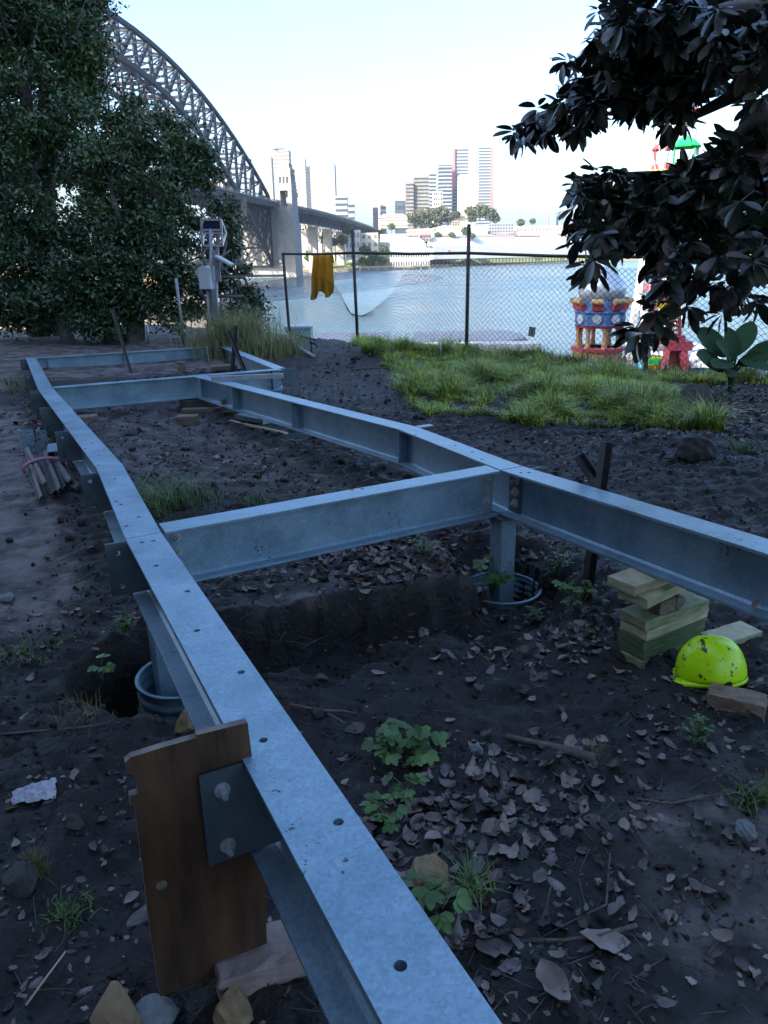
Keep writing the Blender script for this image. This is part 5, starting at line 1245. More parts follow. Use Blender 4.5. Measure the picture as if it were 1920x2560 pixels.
# ------------------------------------------------------------------ waterfront park below the fence
def park():
    def bx(name, label, cat, x0, x1, yt, Y, D, zb, wall, roofm, skyl=0):
        a = P(x0, yt, Y); b = P(x1, yt, Y); T = thing(name, label, cat, ((a[0]+b[0])/2, Y+D/2, zb)); z = a[2]
        mb = MB(); mb.box(((a[0]+b[0])/2, Y+D/2, (z-1+zb)/2), (b[0]-a[0], D, z-1-zb)); part(mb, 'wall', wall, T)
        mb = MB(); c = (a[0]+b[0])/2; w = (b[0]-a[0])/2+.6; mb.prism([(c-w, Y-.6, z-1.2), (c-w, Y+D+.6, z-1.2), (c-w, Y+D+.6, z-.6), (c-w, Y+D*.5, z), (c-w, Y-.6, z-.9)], (2*w, 0, 0)); part(mb, 'roof', roofm, T)
        for k in range(skyl):
            mb = MB(); mb.box((c-w+2*w*(k+.7)/skyl, Y+D*.22, z-.35), (1.4, 1.6, .5)); part(mb, 'skylight', M_white, T)
    bx('pavilion_building', 'low building with a blue grey roof and white skylights below the fence', 'building', 1085, 1340, 872, 46, 16, LOW, M_cream, M_roofblue, 5)
    bx('pavilion_building', 'low building with a grey roof seen under the sagging fence mesh', 'building', 760, 960, 862, 58, 14, LOW, M_cream, M_roofblue, 0)
    bx('pavilion_building', 'bright white kiosk roof beside the red tripod ride', 'building', 1725, 1800, 880, 62, 12, LOW, M_cyan, M_white, 0)
    bx('pavilion_building', 'pale block added behind the shrubs at far left to brighten their gaps', 'building', -300, 470, 640, 75, 20, LOW, M_sw, M_tan, 0)  # added as a bright sunlit backing behind the leaf gaps
    bx('pavilion_building', 'tan block added low behind the shrubs for sunlit spots in their gaps', 'building', 120, 520, 745, 62, 8, LOW, M_tan, M_tan, 0)  # added lower backing, stands in for sunlit spots between the leaves
    # tower with onion dome
    Y = 44; c = P(1500, 800, Y); ox, oy = c[0], Y; z = lambda py: P(1500, py, Y)[2]; s = Y*1.0/1900
    T = thing('fairground_tower', 'ornate fairground tower with scaly dome, red curled eaves and blue band', 'tower', (ox, oy, LOW)); M0 = None
    R8 = lambda px: px*s*1.02
    def ring(mb, prof, n=8, mi=0): mb.lathe([(R8(r), z(y)) for r, y in prof], (ox, oy, 0), n, mi)
    mb = MB(); ring(mb, [(40, 752), (52, 740), (56, 722), (50, 702), (34, 684), (16, 672), (6, 660), (2, 640), (.1, 630)], 24); part(mb, 'dome', M_silver, T, smooth=True)
    mb = MB(); ring(mb, [(64, 778), (56, 770), (50, 752), (42, 748)]); part(mb, 'eaves', M_blue, T)
    for k in range(8):
        an = (k+.5)*math.pi/4; dx, dy = math.cos(an), math.sin(an); f = MB(); tx, ty = -dy, dx
        pr = [(50, 776), (62, 772), (66, 756), (72, 748), (64, 746), (56, 756), (46, 764)]
        f.prism([(ox+dx*R8(r)+tx*-.28, oy+dy*R8(r)+ty*-.28, z(y)) for r, y in pr], (tx*.56, ty*.56, 0)); part(f, 'curled_bracket', M_red, T)
        f = MB(); q = Vector((ox+dx*R8(66), oy+dy*R8(66), z(751))); f.tube([q-Vector((tx, ty, 0))*.33, q+Vector((tx, ty, 0))*.33], R8(7), 12); part(f, 'scroll', M_gold, T)
    mb = MB(); ring(mb, [(40, 778), (63, 778), (62, 781), (60, 782), (58, 808), (62, 810), (40, 811)]); part(mb, 'blue_band', M_blue, T)
    mb = MB()
    for k in range(8):
        an = (k+.5)*math.pi/4; q = Vector((ox+math.cos(an)*R8(57.2), oy+math.sin(an)*R8(57.2), z(794))); d = Vector((math.cos(an), math.sin(an), 0)); mb.tube([q-d*.1, q+d*.02], R8(11), 16)
    part(mb, 'medallions', M_silver, T)
    mb = MB(); ring(mb, [(40, 810), (60, 810), (57, 817), (40, 818)]); part(mb, 'red_trim', M_red, T)
    for k in range(8):
        an = k*math.pi/4; f = MB(); x, y = ox+math.cos(an)*R8(50), oy+math.sin(an)*R8(50); f.lathe([(R8(9), z(817)), (R8(5), z(828)), (R8(5), z(850)), (R8(8), z(868))], (x, y, 0), 8); part(f, 'column', M_orange, T, smooth=True)
    mb = MB(); ring(mb, [(40, 866), (66, 866), (66, 874), (60, 875)]); part(mb, 'red_sill', M_red, T)
    mb = MB(); ring(mb, [(60, 874), (60, 898), (64, 899), (64, 903), (50, 904)]); part(mb, 'balustrade', M_orange, T)
    mb = MB(); ring(mb, [(45, 903), (45, 1400)]); part(mb, 'shaft', M_orange, T)
    mb = MB()
    for k in range(16):
        an = k*math.pi/8; q = (ox+math.cos(an)*R8(66), oy+math.sin(an)*R8(66)); mb.lathe([(.02, z(888)), (R8(4), z(896)), (R8(4), z(902)), (.02, z(908))], (q[0], q[1], 0), 6)
    part(mb, 'red_finials', M_red, T)
    # red tripod ride
    Y = 52; T = thing('thrill_ride_mast', 'red lattice ride mast on splayed legs behind the fig leaves', 'ride', tuple(P(1690, 1000, Y))); q = lambda x, y, dy=0: Vector(P(x, y, Y+dy)); mb = MB()
    for dy in (-.4, .4):
        for x in (1676, 1700): mb.bar(q(x, 860, dy), q(x+(3 if x < 1690 else -3), 600, dy), .16)
    for k in range(26):
        y = 860-10*k; mb.bar(q(1676, y, -.4), q(1700, y-10, -.4), .07); mb.bar(q(1700, y, .4), q(1676, y-10, .4), .07)
    part(mb, 'mast', M_red, T)
    for a, b, dy in ((1672, 1652, -2), (1684, 1676, 2), (1702, 1724, -2), (1694, 1700, 3)):
        mb = MB(); mb.bar(q(a, 842), q(b, 980, dy), .42); part(mb, 'leg', M_red, T)
    mb = MB(); mb.box(q(1690, 862), (1.6, 1.6, .6)); mb.bar(q(1700, 866), q(1733, 864), .2); mb.bar(q(1705, 880), q(1733, 864), .12); part(mb, 'platform', M_red, T)
    # ferris wheel, seen nearly edge on
    Yc = 58; C = Vector(P(1668, 500, Yc)); Rw = 9.6; yaw = rad(75); ax = Vector((math.cos(yaw), math.sin(yaw), 0)); nrm = Vector((-math.sin(yaw), math.cos(yaw), 0))
    T = thing('ferris_wheel', 'white ferris wheel with bright gondolas half hidden by fig leaves', 'ferris wheel', (C.x, C.y, LOW))
    for s in (-1, 1):
        mb = MB(); mb.tube([C+nrm*s*.7+(ax*math.cos(a)+Vector((0, 0, 1))*math.sin(a))*Rw for a in np.linspace(0, 2*math.pi, 49)], .09, 6, caps=False); part(mb, 'rim', M_white, T)
        for k in range(16):
            a = k*math.pi/8; mb = MB(); mb.bar(C+nrm*s*.5, C+nrm*s*.7+(ax*math.cos(a)+Vector((0, 0, 1))*math.sin(a))*Rw, .05); part(mb, 'spoke', M_white, T)
        for t in (-1, 1): mb = MB(); mb.bar(C+nrm*s*1.0, C+nrm*s*2.2+ax*t*5+Vector((0, 0, LOW-C.z)), .35); part(mb, 'support_leg', M_white, T)
    mb = MB(); mb.tube([C-nrm*1.2, C+nrm*1.2], .35, 12); part(mb, 'hub', M_white, T)
    cols = [(M_green, M_yellow), (M_cyan, M_white), (M_red, M_yellow), (M_red, M_white)]
    gp = [(1597, 306, 0, 1), (1622, 232, -3, 0), (1716, 290, 2, 2), (1682, 178, 1, 3)]
    angs = [k*math.pi/8+.1 for k in range(16)]
    for i, a in enumerate(angs):
        p = C+(ax*math.cos(a)+Vector((0, 0, 1))*math.sin(a))*Rw; ca, cb = cols[(i+1) % 4]
        mb = MB(); mb.lathe([(.05, .25), (.6, -.05), (.95, -.35), (.93, -.42)], p, 8); g = part(mb, 'canopy', ca, T)
        mb = MB(); mb.lathe([(.75, -1.5), (.85, -1.9), (.6, -2.35), (.05, -2.4)], p, 8); part(mb, 'gondola_tub', cb, T)
        mb = MB(); mb.lathe([(.78, -1.45), (.84, -1.62), (.86, -1.85)], p, 8); 
        for k in range(4): an = k*math.pi/2+.4; mb.bar(p+Vector((math.cos(an)*.8, math.sin(an)*.8, -1.5)), p+Vector((math.cos(an)*.8, math.sin(an)*.8, -.3)), .05)
        part(mb, 'gondola_rods', ca, T)
park()

# ------------------------------------------------------------------ far trees
def far_tree(label, px, py, rpx, Y, fol=None, squash=.8, palm=False, n=260):
    c = Vector(P(px, py, Y)); r = rpx*Y/1900; zb = c.z-r*squash-2.5
    T = thing('palm_tree' if palm else 'shore_tree', label, 'palm tree' if palm else 'tree', (c.x, c.y, zb))
    mb = MB(); mb.tube([(c.x, c.y, zb-3), (c.x, c.y, c.z)], [r*.09, r*.06], 6); part(mb, 'trunk', M_bark, T)
    if palm:
        mb = MB()
        for k in range(34):
            a = random.random()*6.28; el = random.uniform(-.3, 1.2); d = Vector((math.cos(a)*math.cos(el), math.sin(a)*math.cos(el), math.sin(el))); sd = Vector((-math.sin(a), math.cos(a), 0)); L = r
            q = [c, c+d*L*.5+Vector((0, 0, .05*L)), c+d*L*.85-Vector((0, 0, .12*L)), c+d*L-Vector((0, 0, .45*L))]; ws = [.03, .14, .1, .01]
            vs = []
            for p, w_ in zip(q, ws): vs += [p+sd*w_*L-Vector((0, 0, w_*L*.5)), p, p-sd*w_*L-Vector((0, 0, w_*L*.5))]
            mb.add(vs, [(i*3+j, i*3+j+1, i*3+j+4, i*3+j+3) for i in range(3) for j in range(2)])
        part(mb, 'crown', M_farfol, T)
    else:
        k = n; u = rng.normal(size=(k, 3)); u /= np.linalg.norm(u, axis=1)[:, None]; rr = rng.random(k)**.3
        C = np.array(c)+u*rr[:, None]*np.array([r, r, r*squash]); C = np.concatenate([C+rng.normal(size=C.shape)*r*.06 for _ in range(3)]); V, F = leaf_quads(C, np.full(len(C), r*.26), .75)
        np_mesh('crown', V, F, M_farfol if fol is None else fol, parent=T)
def far_trees():
    far_tree('palm tree at the left of the lawn, right of the bridge pylon foot', 735, 655, 17, 880, palm=True)
    far_tree('palm tree left of the pale approach house, above the lawn', 806, 600, 16, 900, palm=True)
    far_tree('leafy tree on the shore between the palm and the yellow cloth', 778, 640, 17, 880)
    far_tree('small tree on the rise right of the upper palm', 833, 605, 12, 920)
    far_tree('rounded tree against the end of the bridge approach', 868, 572, 15, 930)
    far_tree('tree beside the bright white house', 856, 600, 13, 930)
    for i, (x, y, r) in enumerate(((912, 625, 15), (935, 640, 14), (958, 625, 13), (925, 655, 13), (955, 652, 12), (906, 650, 10))):
        far_tree(['leafy green tree left of the white wharf building, upper left', 'leafy tree low in the grove left of the white wharf building', 'pale green tree touching the left end of the white wharf building', 'tree at the foot of the grove near the jetty', 'tree at the water end of the grove by the wharf building', 'small tree at the left edge of the grove'][i], x, y, r, 900, M_farfol)
    for i, (x, y, r) in enumerate(((1030, 545, 15), (1052, 540, 18), (1078, 536, 18), (1104, 532, 19), (1120, 545, 14), (1142, 536, 10), (1176, 528, 14), (1200, 526, 18), (1226, 534, 17), (1238, 546, 12), (1090, 552, 18), (1060, 556, 16), (1180, 545, 12))):
        far_tree(['low', 'rounded', 'broad', 'tallest', 'small', 'slim', 'dark', 'big domed', 'wide', 'sloping', 'spreading', 'squat', 'little'][i]+' dark hill tree '+('left of the white monument' if x < 1150 else 'right of the white monument')+', '+['at the left end', 'second from the left', 'in the middle of its clump', 'on the crest', 'at the foot of the crest', 'touching the column', 'next to the column', 'under the tallest tower', 'below the red edged tower', 'at the right end', 'in front of the crest', 'in front of the left clump', 'on the lawn edge'][i], x, y, r, 1230, M_bush)
    for i, (x, y, r) in enumerate(((978, 566, 10), (1095, 588, 9), (1130, 588, 9), (1180, 590, 9), (1165, 577, 12), (1302, 556, 10), (1332, 553, 8), (1000, 600, 10), (845, 640, 9), (1066, 600, 9))):
        far_tree('small shore tree '+['over the long cream building', 'between the apartment rows', 'before the white apartment row', 'at the right of the white apartment row', 'below the monument', 'right of the grey apartment block', 'further right on the ridge', 'before the white terraces', 'on the lawn', 'beside the pier end'][i], x, y, r, 1040 if y > 560 else 1200, M_farfol)
M_bush = mat('hill_foliage', (.035, .045, .02), .8, col2=(.08, .085, .04), scale=.12, island=.4)
far_trees()

# ------------------------------------------------------------------ ground cover
def blades(C, h, wd, lean, M, name, label=None, cat=None, kind=None, parent=None, droop=.6, seg=3):
    n = len(C); a = rng.random(n)*6.283; dx = np.stack([np.cos(a), np.sin(a), 0*a], 1); sd = np.stack([-np.sin(a), np.cos(a), 0*a], 1)
    hh = h*(.5+.9*rng.random(n)); le = lean*(.3+1.2*rng.random(n)); rows = []
    for k in range(seg+1):
        t = k/seg; c = C+dx*(le*hh*t*t)[:, None]+np.array([0, 0, 1])*(hh*(t-droop*.5*t*t*t*(le)))[:, None]; ww = (wd*(1-t*.92))
        rows += [c-sd*ww*.5, c+sd*ww*.5]
    V = np.stack(rows, 1).reshape(-1, 3); k2 = 2*(seg+1); b = np.arange(n)[:, None]*k2
    F = np.concatenate([b+np.array([[2*i, 2*i+1, 2*i+3, 2*i+2]]) for i in range(seg)], 0)
    o = np_mesh(name, V, F, M, parent=parent)
    if not parent: tag(o, label, cat, kind=kind)
    return o
def cover():
    # grass bank
    n = 420000; x = rng.uniform(-1.2, 6.5, n); y = rng.uniform(6.0, 14.6, n)
    e = (x-.3)*.765+(y-10.0)*.644; wv = fence_w(x, y); den = fbm(x, y, 1.3, 3)
    pg = [(905, 866), (880, 880), (985, 925), (1005, 990), (1070, 1040), (1250, 1062), (1400, 1064), (1600, 1078), (1765, 1092), (1745, 1040), (1650, 1005), (1670, 965), (1920, 975), (2100, 900)]
    wp = [tuple(G(a, b)[:2]) for a, b in pg]+[(8, 10), (-.6, 15.6)]
    jx, jy = x+.25*fbm(x, y, 2.2, 3, 2), y+.45*fbm(x, y, 2.2, 3, 5); ins = np.zeros(n, bool)
    for i in range(len(wp)):
        (x1, y1), (x2, y2) = wp[i], wp[i-1]; cnd = ((y1 > jy) != (y2 > jy)) & (jx < (x2-x1)*(jy-y1)/(y2-y1+1e-9)+x1); ins ^= cnd
    keep = ins & (wv < 1.6)
    keep &= (fbm(x, y, 5.5, 2, 6)+.5*fbm(x, y, 1.5, 2, 9) > -.12+.25*(rng.random(n)-.5)); x, y = x[keep], y[keep]
    C = np.stack([x, y, height(x, y)-.01], 1); hs = .09+.34*np.clip(fbm(x, y, 2.3, 3, 8)+.12, 0, 1)
    blades(C, hs, .011, 1.0, M_grass, 'grass', kind='stuff')
    # dry stalks along the fence foot
    n = 2600; s = rng.uniform(0, 1, n); x = -.3+5.5*s+rng.normal(size=n)*.12; y = 14.4-5.3*s+rng.normal(size=n)*.3; k = rng.random(n) < (.35+.65*(x > 1.3)); x, y = x[k], y[k]
    blades(np.stack([x, y, height(x, y)], 1), .26, .006, .35, M_dry2, 'dry_weeds', kind='stuff', seg=3)
    # ragged edge of the path and inside tufts
    def tuft(px, py, n, r, h, label, M=M_tuft, wd=.007, lean=.9, name='grass_tuft', cat='grass tuft', nl=4):
        c = gz(px, py); q = rng.normal(size=(n, 2))*r*.5; x, y = c[0]+q[:, 0], c[1]+q[:, 1]
        blades(np.stack([x, y, height(x, y)-.005], 1), h, wd, lean, M, name, label, cat, seg=nl)
    tuft(425, 1262, 620, .30, .16, 'bright green grass tuft inside the frame behind the first cross beam')
    tuft(640, 1255, 120, .12, .07, 'small green weed patch on the mud behind the first cross beam')
    tuft(590, 880, 2600, .70, .72, 'big clump of pale green fountain grass below the solar panels', M_fountain, .010, .75, 'fountain_grass', 'ornamental grass', 5)
    tuft(690, 890, 1000, .42, .42, 'second fountain grass clump between the steel frame and the first fence post', M_fountain, .010, .8, 'fountain_grass', 'ornamental grass', 5)
    tuft(15, 965, 260, .5, .14, 'low grass patch at the left edge beyond the brackets')
    tuft(60, 975, 200, .3, .12, 'pale grass tuft by the stones beside the far left beam', M_drygrass)
    tuft(170, 2290, 160, .05, .03, 'mossy green tuft in the dark soil at lower left')
    tuft(90, 2180, 160, .02, .07, 'few straw stalks beside the dark boulder', M_drygrass, .003, .5)
    tuft(1180, 2230, 90, .05, .08, 'thin green grass sprout between the stone slab and the leaves')
    tuft(1480, 1880, 90, .05, .05, 'wispy grass sprig in the litter below the brick', M_drygrass, .002, .9)
    tuft(1880, 2005, 90, .06, .07, 'grass sprout at the right edge above the smooth stone')
    tuft(1850, 1130, 90, .12, .12, 'lone bright grass sprout on the dark soil at right')
    tuft(200, 1790, 120, .14, .06, 'small weedy tuft left of the dark hole', M_drygrass, .003)
    tuft(60, 1640, 120, .16, .05, 'sparse weed patch at the left edge of the path')
    # weeds: stems with lobed leaves
    def weed(px, py, h, n, lsz, label, spread=.5, name='weed_plant', flop=0.0):
        c = Vector(gz(px, py)); T = thing(name, label, 'weed', tuple(c)); mb = MB(); V, F, MI = [], [], []
        for k in range(n):
            a = random.random()*6.28; r = random.uniform(.15, 1)*spread*h; hh = h*random.uniform(.35, 1); tip = c+Vector((math.cos(a)*r, math.sin(a)*r*.8, hh))
            mb.tube([c, c.lerp(tip, .5)+Vector((0, 0, hh*.2)), tip], [.0022, .0016, .001], 4, caps=False)
            if lsz > .03:      # lobed leaf
                m = random.randint(3, 5); nr = np.array((random.gauss(0, .3), random.gauss(-.3, .3), 1))
                for j in range(m):
                    an = a+(j-(m-1)/2)*.75; d = np.array((math.cos(an), math.sin(an), random.uniform(-.45, .05))); d /= np.linalg.norm(d); fig_leaf_mesh(V, F, MI, np.array(tip), d, nr, lsz*random.uniform(.8, 1.2), lsz*.62, 0)
            else:
                for j in range(7):
                    an = random.random()*6.28; d = np.array((math.cos(an), math.sin(an), random.uniform(-.2, .5))); d /= np.linalg.norm(d); q = c.lerp(tip, random.uniform(.4, 1)); fig_leaf_mesh(V, F, MI, np.array(q), d, np.array((0, 0, 1.)), lsz*random.uniform(.8, 1.4), lsz*.5, 0)
        part(mb, 'stems', M_weed, T); np_mesh('leaves', np.array(V), np.array(F), M_weed, parent=T, smooth=True)
    weed(1010, 1890, .13, 34, .042, 'lobed green weed with broad leaves right of the near beam', .95)
    weed(1020, 1990, .07, 8, .032, 'trailing weed below the broad leaved weed', .9)
    weed(960, 2060, .08, 9, .034, 'dark leafy weed close against the near beam edge', .7)
    weed(1080, 2290, .10, 12, .045, 'dark green weed low against the near beam in the bottom half', .8)
    weed(1230, 1490, .24, 12, .055, 'young leafy plant in front of the near T joint post', .35)
    weed(1440, 1530, .20, 16, .032, 'pale green weed by the foot of the upright picket', .6)
    weed(1390, 1440, .22, 14, .024, 'fine leaved weed between the sleeve and the upright picket', .5)
    weed(310, 1590, .12, 9, .03, 'small green weed on the path left of the sloping beam', .6)
    weed(255, 1700, .10, 5, .035, 'drooping sprig hanging into the dark hole', .4)
    weed(1745, 1860, .12, 16, .02, 'small feathery weed on the soil below the brick', .5)
    weed(1335, 1560, .10, 14, .02, 'low wispy weed in front of the round sleeve', .8)
    weed(1060, 1395, .14, 12, .026, 'leafy weed under the near cross beam amid dead leaves', .8)
    weed(120, 1400, .04, 5, .02, 'tiny weed on the bare path at far left', .8)
    weed(745, 872, .38, 30, .05, 'yellow green leafy shrub at the foot of the first fence post', .7)
    weed(1800, 1010, .25, 18, .035, 'leafy weed beside the dark stump boulder', .8)
    # big leaf plant at the right
    c = Vector(gz(1850, 985)); c = Vector((3.95, 8.6, hz(3.95, 8.6))); T = thing('broad_leaf_plant', 'broad leaved green plant by the fence at the right edge', 'plant', tuple(c))
    tips = [(1735, 890, 8.3), (1742, 822, 8.5), (1800, 850, 8.4), (1830, 815, 8.7), (1780, 925, 8.2), (1880, 800, 8.9), (1900, 880, 8.4), (1960, 850, 8.5), (1830, 930, 8.2), (1930, 930, 8.2)]
    for i, (x, y, Y) in enumerate(tips):
        tip = np.array(P(x, y, Y)); b0 = np.array(c)+(tip-np.array(c))*.16; b0[2] = c.z+.25+.2*random.random(); ax = tip-b0; L = np.linalg.norm(ax); V, F, MI = [], [], []
        fig_leaf_mesh(V, F, MI, b0, ax/L, np.array((random.gauss(0, .3), -.8, .7)), L, L*.50, 0); o = np_mesh('leaf', np.array(V), np.array(F), M_ear, parent=T, smooth=True); ss = o.modifiers.new('ss', 'SUBSURF'); ss.levels = 2; ss.render_levels = 2
        mb = MB(); mb.tube([c, Vector(b0)*.5+c*.5+Vector((0, 0, .1)), Vector(b0)], .014, 6); part(mb, 'stalk', M_ear, T)
M_dry2 = mat('dry_stalks', (.05, .035, .02), .8, col2=(.10, .09, .03), scale=2, island=.4)
cover()

M_chip = mat('pale_chips', (.10, .09, .085), .8, col2=(.30, .27, .25), scale=14, island=.6)
M_leafdark = mat('dead_leaf_dark', (.03, .018, .012), .55, col2=(.09, .055, .035), scale=12, island=.5)
M_frag = mat('leaf_fragments', (.09, .065, .05), .7, col2=(.26, .2, .17), scale=20, island=.7)
def leaf_templates(k=16):
    out = []
    for i in range(k):
        V = []; nL, nW = 7, 4; curl = random.uniform(.1, 1.3); cup = random.uniform(-.5, .9); tw = random.uniform(-.6, .6); asp = random.uniform(.42, .62)
        for a in range(nL+1):
            t = a/nL; w_ = asp*math.sin(math.pi*min(1, t**.8))**.7*.5+.002
            for b in range(nW+1):
                s = b/nW*2-1; x = t-.5; y = s*w_; y *= 1+random.gauss(0, .10); z = curl*.30*(2*t-1)**2+cup*.45*s*s*w_*2+tw*.25*s*(t-.5)+random.gauss(0, .026)
                V.append((x, y, z))
        V.append((.5, 0, 0)); F = [(a*(nW+1)+b, a*(nW+1)+b+1, (a+1)*(nW+1)+b+1, (a+1)*(nW+1)+b) for a in range(nL) for b in range(nW)]
        out.append((np.array(V), np.array(F)))
    return out
TPL = leaf_templates()
def litter():
    def inst(C, sizes, tilt, tpl_sel=None):
        Vs, Fs = [], []; off = 0
        for c, s in zip(C, sizes):
            V, F = TPL[random.randrange(len(TPL))]; a = random.random()*6.28; t = random.gauss(0, tilt); u = random.gauss(0, tilt)
            R = np.array(Matrix.Rotation(a, 3, 'Z') @ Matrix.Rotation(t, 3, 'X') @ Matrix.Rotation(u, 3, 'Y')); q = V*s; q = q@R.T; q[:, 2] -= q[:, 2].min()*.7
            Vs.append(q+c); Fs.append(F+off); off += len(V)
        return np.concatenate(Vs), np.concatenate(Fs)
    # scattered by zones seen in the photo: (px, py, rpx, rpy, n, smin, smax)
    zones = [(1130, 2050, 260, 160, 340, .03, .085), (1330, 1960, 260, 120, 300, .03, .08), (1130, 2330, 180, 230, 260, .03, .09), (1500, 2000, 400, 260, 420, .02, .06), (1700, 1750, 200, 120, 160, .02, .06), (1500, 2300, 420, 260, 260, .02, .06),
             (1300, 1620, 260, 60, 220, .03, .08), (1440, 1560, 80, 60, 90, .03, .07), (940, 1420, 170, 60, 340, .04, .09), (1060, 1380, 90, 50, 160, .04, .08), (1230, 1400, 160, 80, 140, .03, .07), (700, 1450, 150, 60, 60, .03, .06),
             (1740, 1060, 200, 60, 420, .05, .10), (1850, 1000, 100, 50, 260, .05, .10), (1500, 1140, 300, 60, 120, .03, .07), (200, 2000, 240, 120, 110, .02, .05), (150, 2350, 200, 180, 110, .015, .04), (120, 1600, 160, 160, 70, .03, .06),
             (90, 1040, 120, 60, 160, .04, .09), (620, 1180, 220, 60, 120, .03, .07), (500, 1120, 200, 60, 60, .03, .06), (1000, 1900, 300, 120, 130, .02, .06), (900, 900, 120, 40, 80, .05, .09)]
    C, Sz = [], []
    for px, py, rx, ry, n, a, b in zones:
        for _ in range(int(n*(.33 if py > 1600 else 1.0))):
            x = random.gauss(px, rx*.6); y = random.gauss(py, ry*.6)
            if y < 800: continue
            p = G(x, y); 
            if abs(p[0]) > 9 or p[1] > 15: continue
            C.append((p[0], p[1])); Sz.append(a+(b-a)*random.random()**1.6)
    C = np.array(C); z = height(C[:, 0], C[:, 1]); C3 = np.stack([C[:, 0], C[:, 1], z+.002], 1)
    sel = np.array([np.hypot(c[0]+1.1, c[1]-2.8) > .35 for c in C]); C3 = C3[sel]; Sz = np.array(Sz)[sel]
    V, F = inst(C3, Sz, .24); mi = np.repeat(rng.choice(3, len(C3), p=[.55, .25, .20]), len(TPL[0][1]))
    tag(np_mesh('leaf_litter', V, F, [M_leafdead, M_leafdead2, M_leafdark], smooth=True, mi=mi), kind='stuff')
    # clods of soil and crumbs
    n = 26000; x = rng.uniform(-3.5, 3.5, n); y = .6+rng.random(n)**1.5*11; k = rng.random(n) < (1-.85*pathmask(x, y)); x, y = x[k], y[k]; n = len(x)
    s = .003+.012*rng.random(n)**3.5; z = height(x, y)
    pass
    # coarse lumps of earth and pale chips
    def scatter(name, M, n, smin, smax, pw, flat, pathy, jit):
        bm = bmesh.new(); bmesh.ops.create_icosphere(bm, subdivisions=2, radius=1); TV = np.array([v.co[:] for v in bm.verts]); TF = np.array([[v.index for v in f.verts] for f in bm.faces]); bm.free()
        x = rng.uniform(-3.8, 4.2, n); y = .6+rng.random(n)**1.4*12; k = rng.random(n) < (1-pathy*pathmask(x, y)); k &= fbm(x, y, 1.6, 3, 4) > -.12; x, y = x[k], y[k]; n = len(x)
        sz = (smin+(smax-smin)*rng.random(n)**pw)*np.clip(y/2.6, .55, 1.6); V = np.repeat(TV[None], n, 0); 
        for _ in range(3):
            pn = rng.normal(size=(n, 1, 3)); pn /= np.linalg.norm(pn, axis=2)[..., None]; d = (V*pn).sum(2, keepdims=True); V = V-pn*np.clip(d-.5, 0, None)
        V = V*(1+jit*rng.normal(size=(n, len(TV), 1)))*sz[:, None, None]*(.6+.7*rng.random((n, 1, 3))); V[:, :, 2] *= flat
        V += np.stack([x, y, height(x, y)+sz*flat*.3], 1)[:, None]; F = (TF[None]+np.arange(n)[:, None, None]*len(TV)).reshape(-1, 3)
        tag(np_mesh(name, V.reshape(-1, 3), F, M), kind='stuff')
    scatter('soil_lumps', M_clod, 3600, .005, .028, 3.0, .7, .9, .14)
    scatter('gravel_chips', M_chip, 4200, .002, .009, 2.5, .5, .3, .1)
    T8 = np.array([(1, 0, 0), (-1, 0, 0), (0, 1, 0), (0, -1, 0), (0, 0, 1), (0, 0, -1)], float); FT = np.array([(0, 2, 4), (2, 1, 4), (1, 3, 4), (3, 0, 4), (2, 0, 5), (1, 2, 5), (3, 1, 5), (0, 3, 5)])
    V = T8[None]*(s[:, None, None]*(.6+.8*rng.random((n, 6, 1))))+rng.normal(size=(n, 6, 3))*s[:, None, None]*.25; V += np.stack([x, y, z+s*.4], 1)[:, None]
    F = (FT[None]+np.arange(n)[:, None, None]*6).reshape(-1, 3); tag(np_mesh('soil_crumbs', V.reshape(-1, 3), F, M_clod), kind='stuff')
    n = 14000; x = rng.uniform(-3.5, 4.2, n); y = .6+rng.random(n)**1.4*10; k = fbm(x, y, 1.1, 3, 2)+.25*(x > -.2)-.5*pathmask(x, y)*(x < 0) > .02; x, y = x[k], y[k]; n = len(x)
    C = np.stack([x, y, height(x, y)+.004], 1); V, F = leaf_quads(C, .018, .6, flat=.75); tag(np_mesh('leaf_fragments', V, F, M_frag), kind='stuff')
    # fine twigs
    mb = MB()
    for _ in range(650):
        x = random.choice([random.gauss(1300, 330), random.gauss(400, 350), random.gauss(1500, 300)]); y = random.uniform(1350, 2560); p = Vector(gz(x, y)) if _ % 1 == 0 else None
        if abs(p.x) > 5 or math.hypot(p.x+1.1, p.y-2.8) < .4: continue
        a = random.random()*6.28; L = random.uniform(.03, .13); d = Vector((math.cos(a), math.sin(a), random.gauss(0, .12))); m = p+d*L*.5+Vector((0, 0, random.uniform(0, .008))); mb.tube([p+Vector((0, 0, .003)), m, p+d*L+Vector((0, 0, .002))], [.0016, .0013, .0008], 4, caps=False)
    tag(mb.build('fine_twigs', M_twig), kind='stuff')
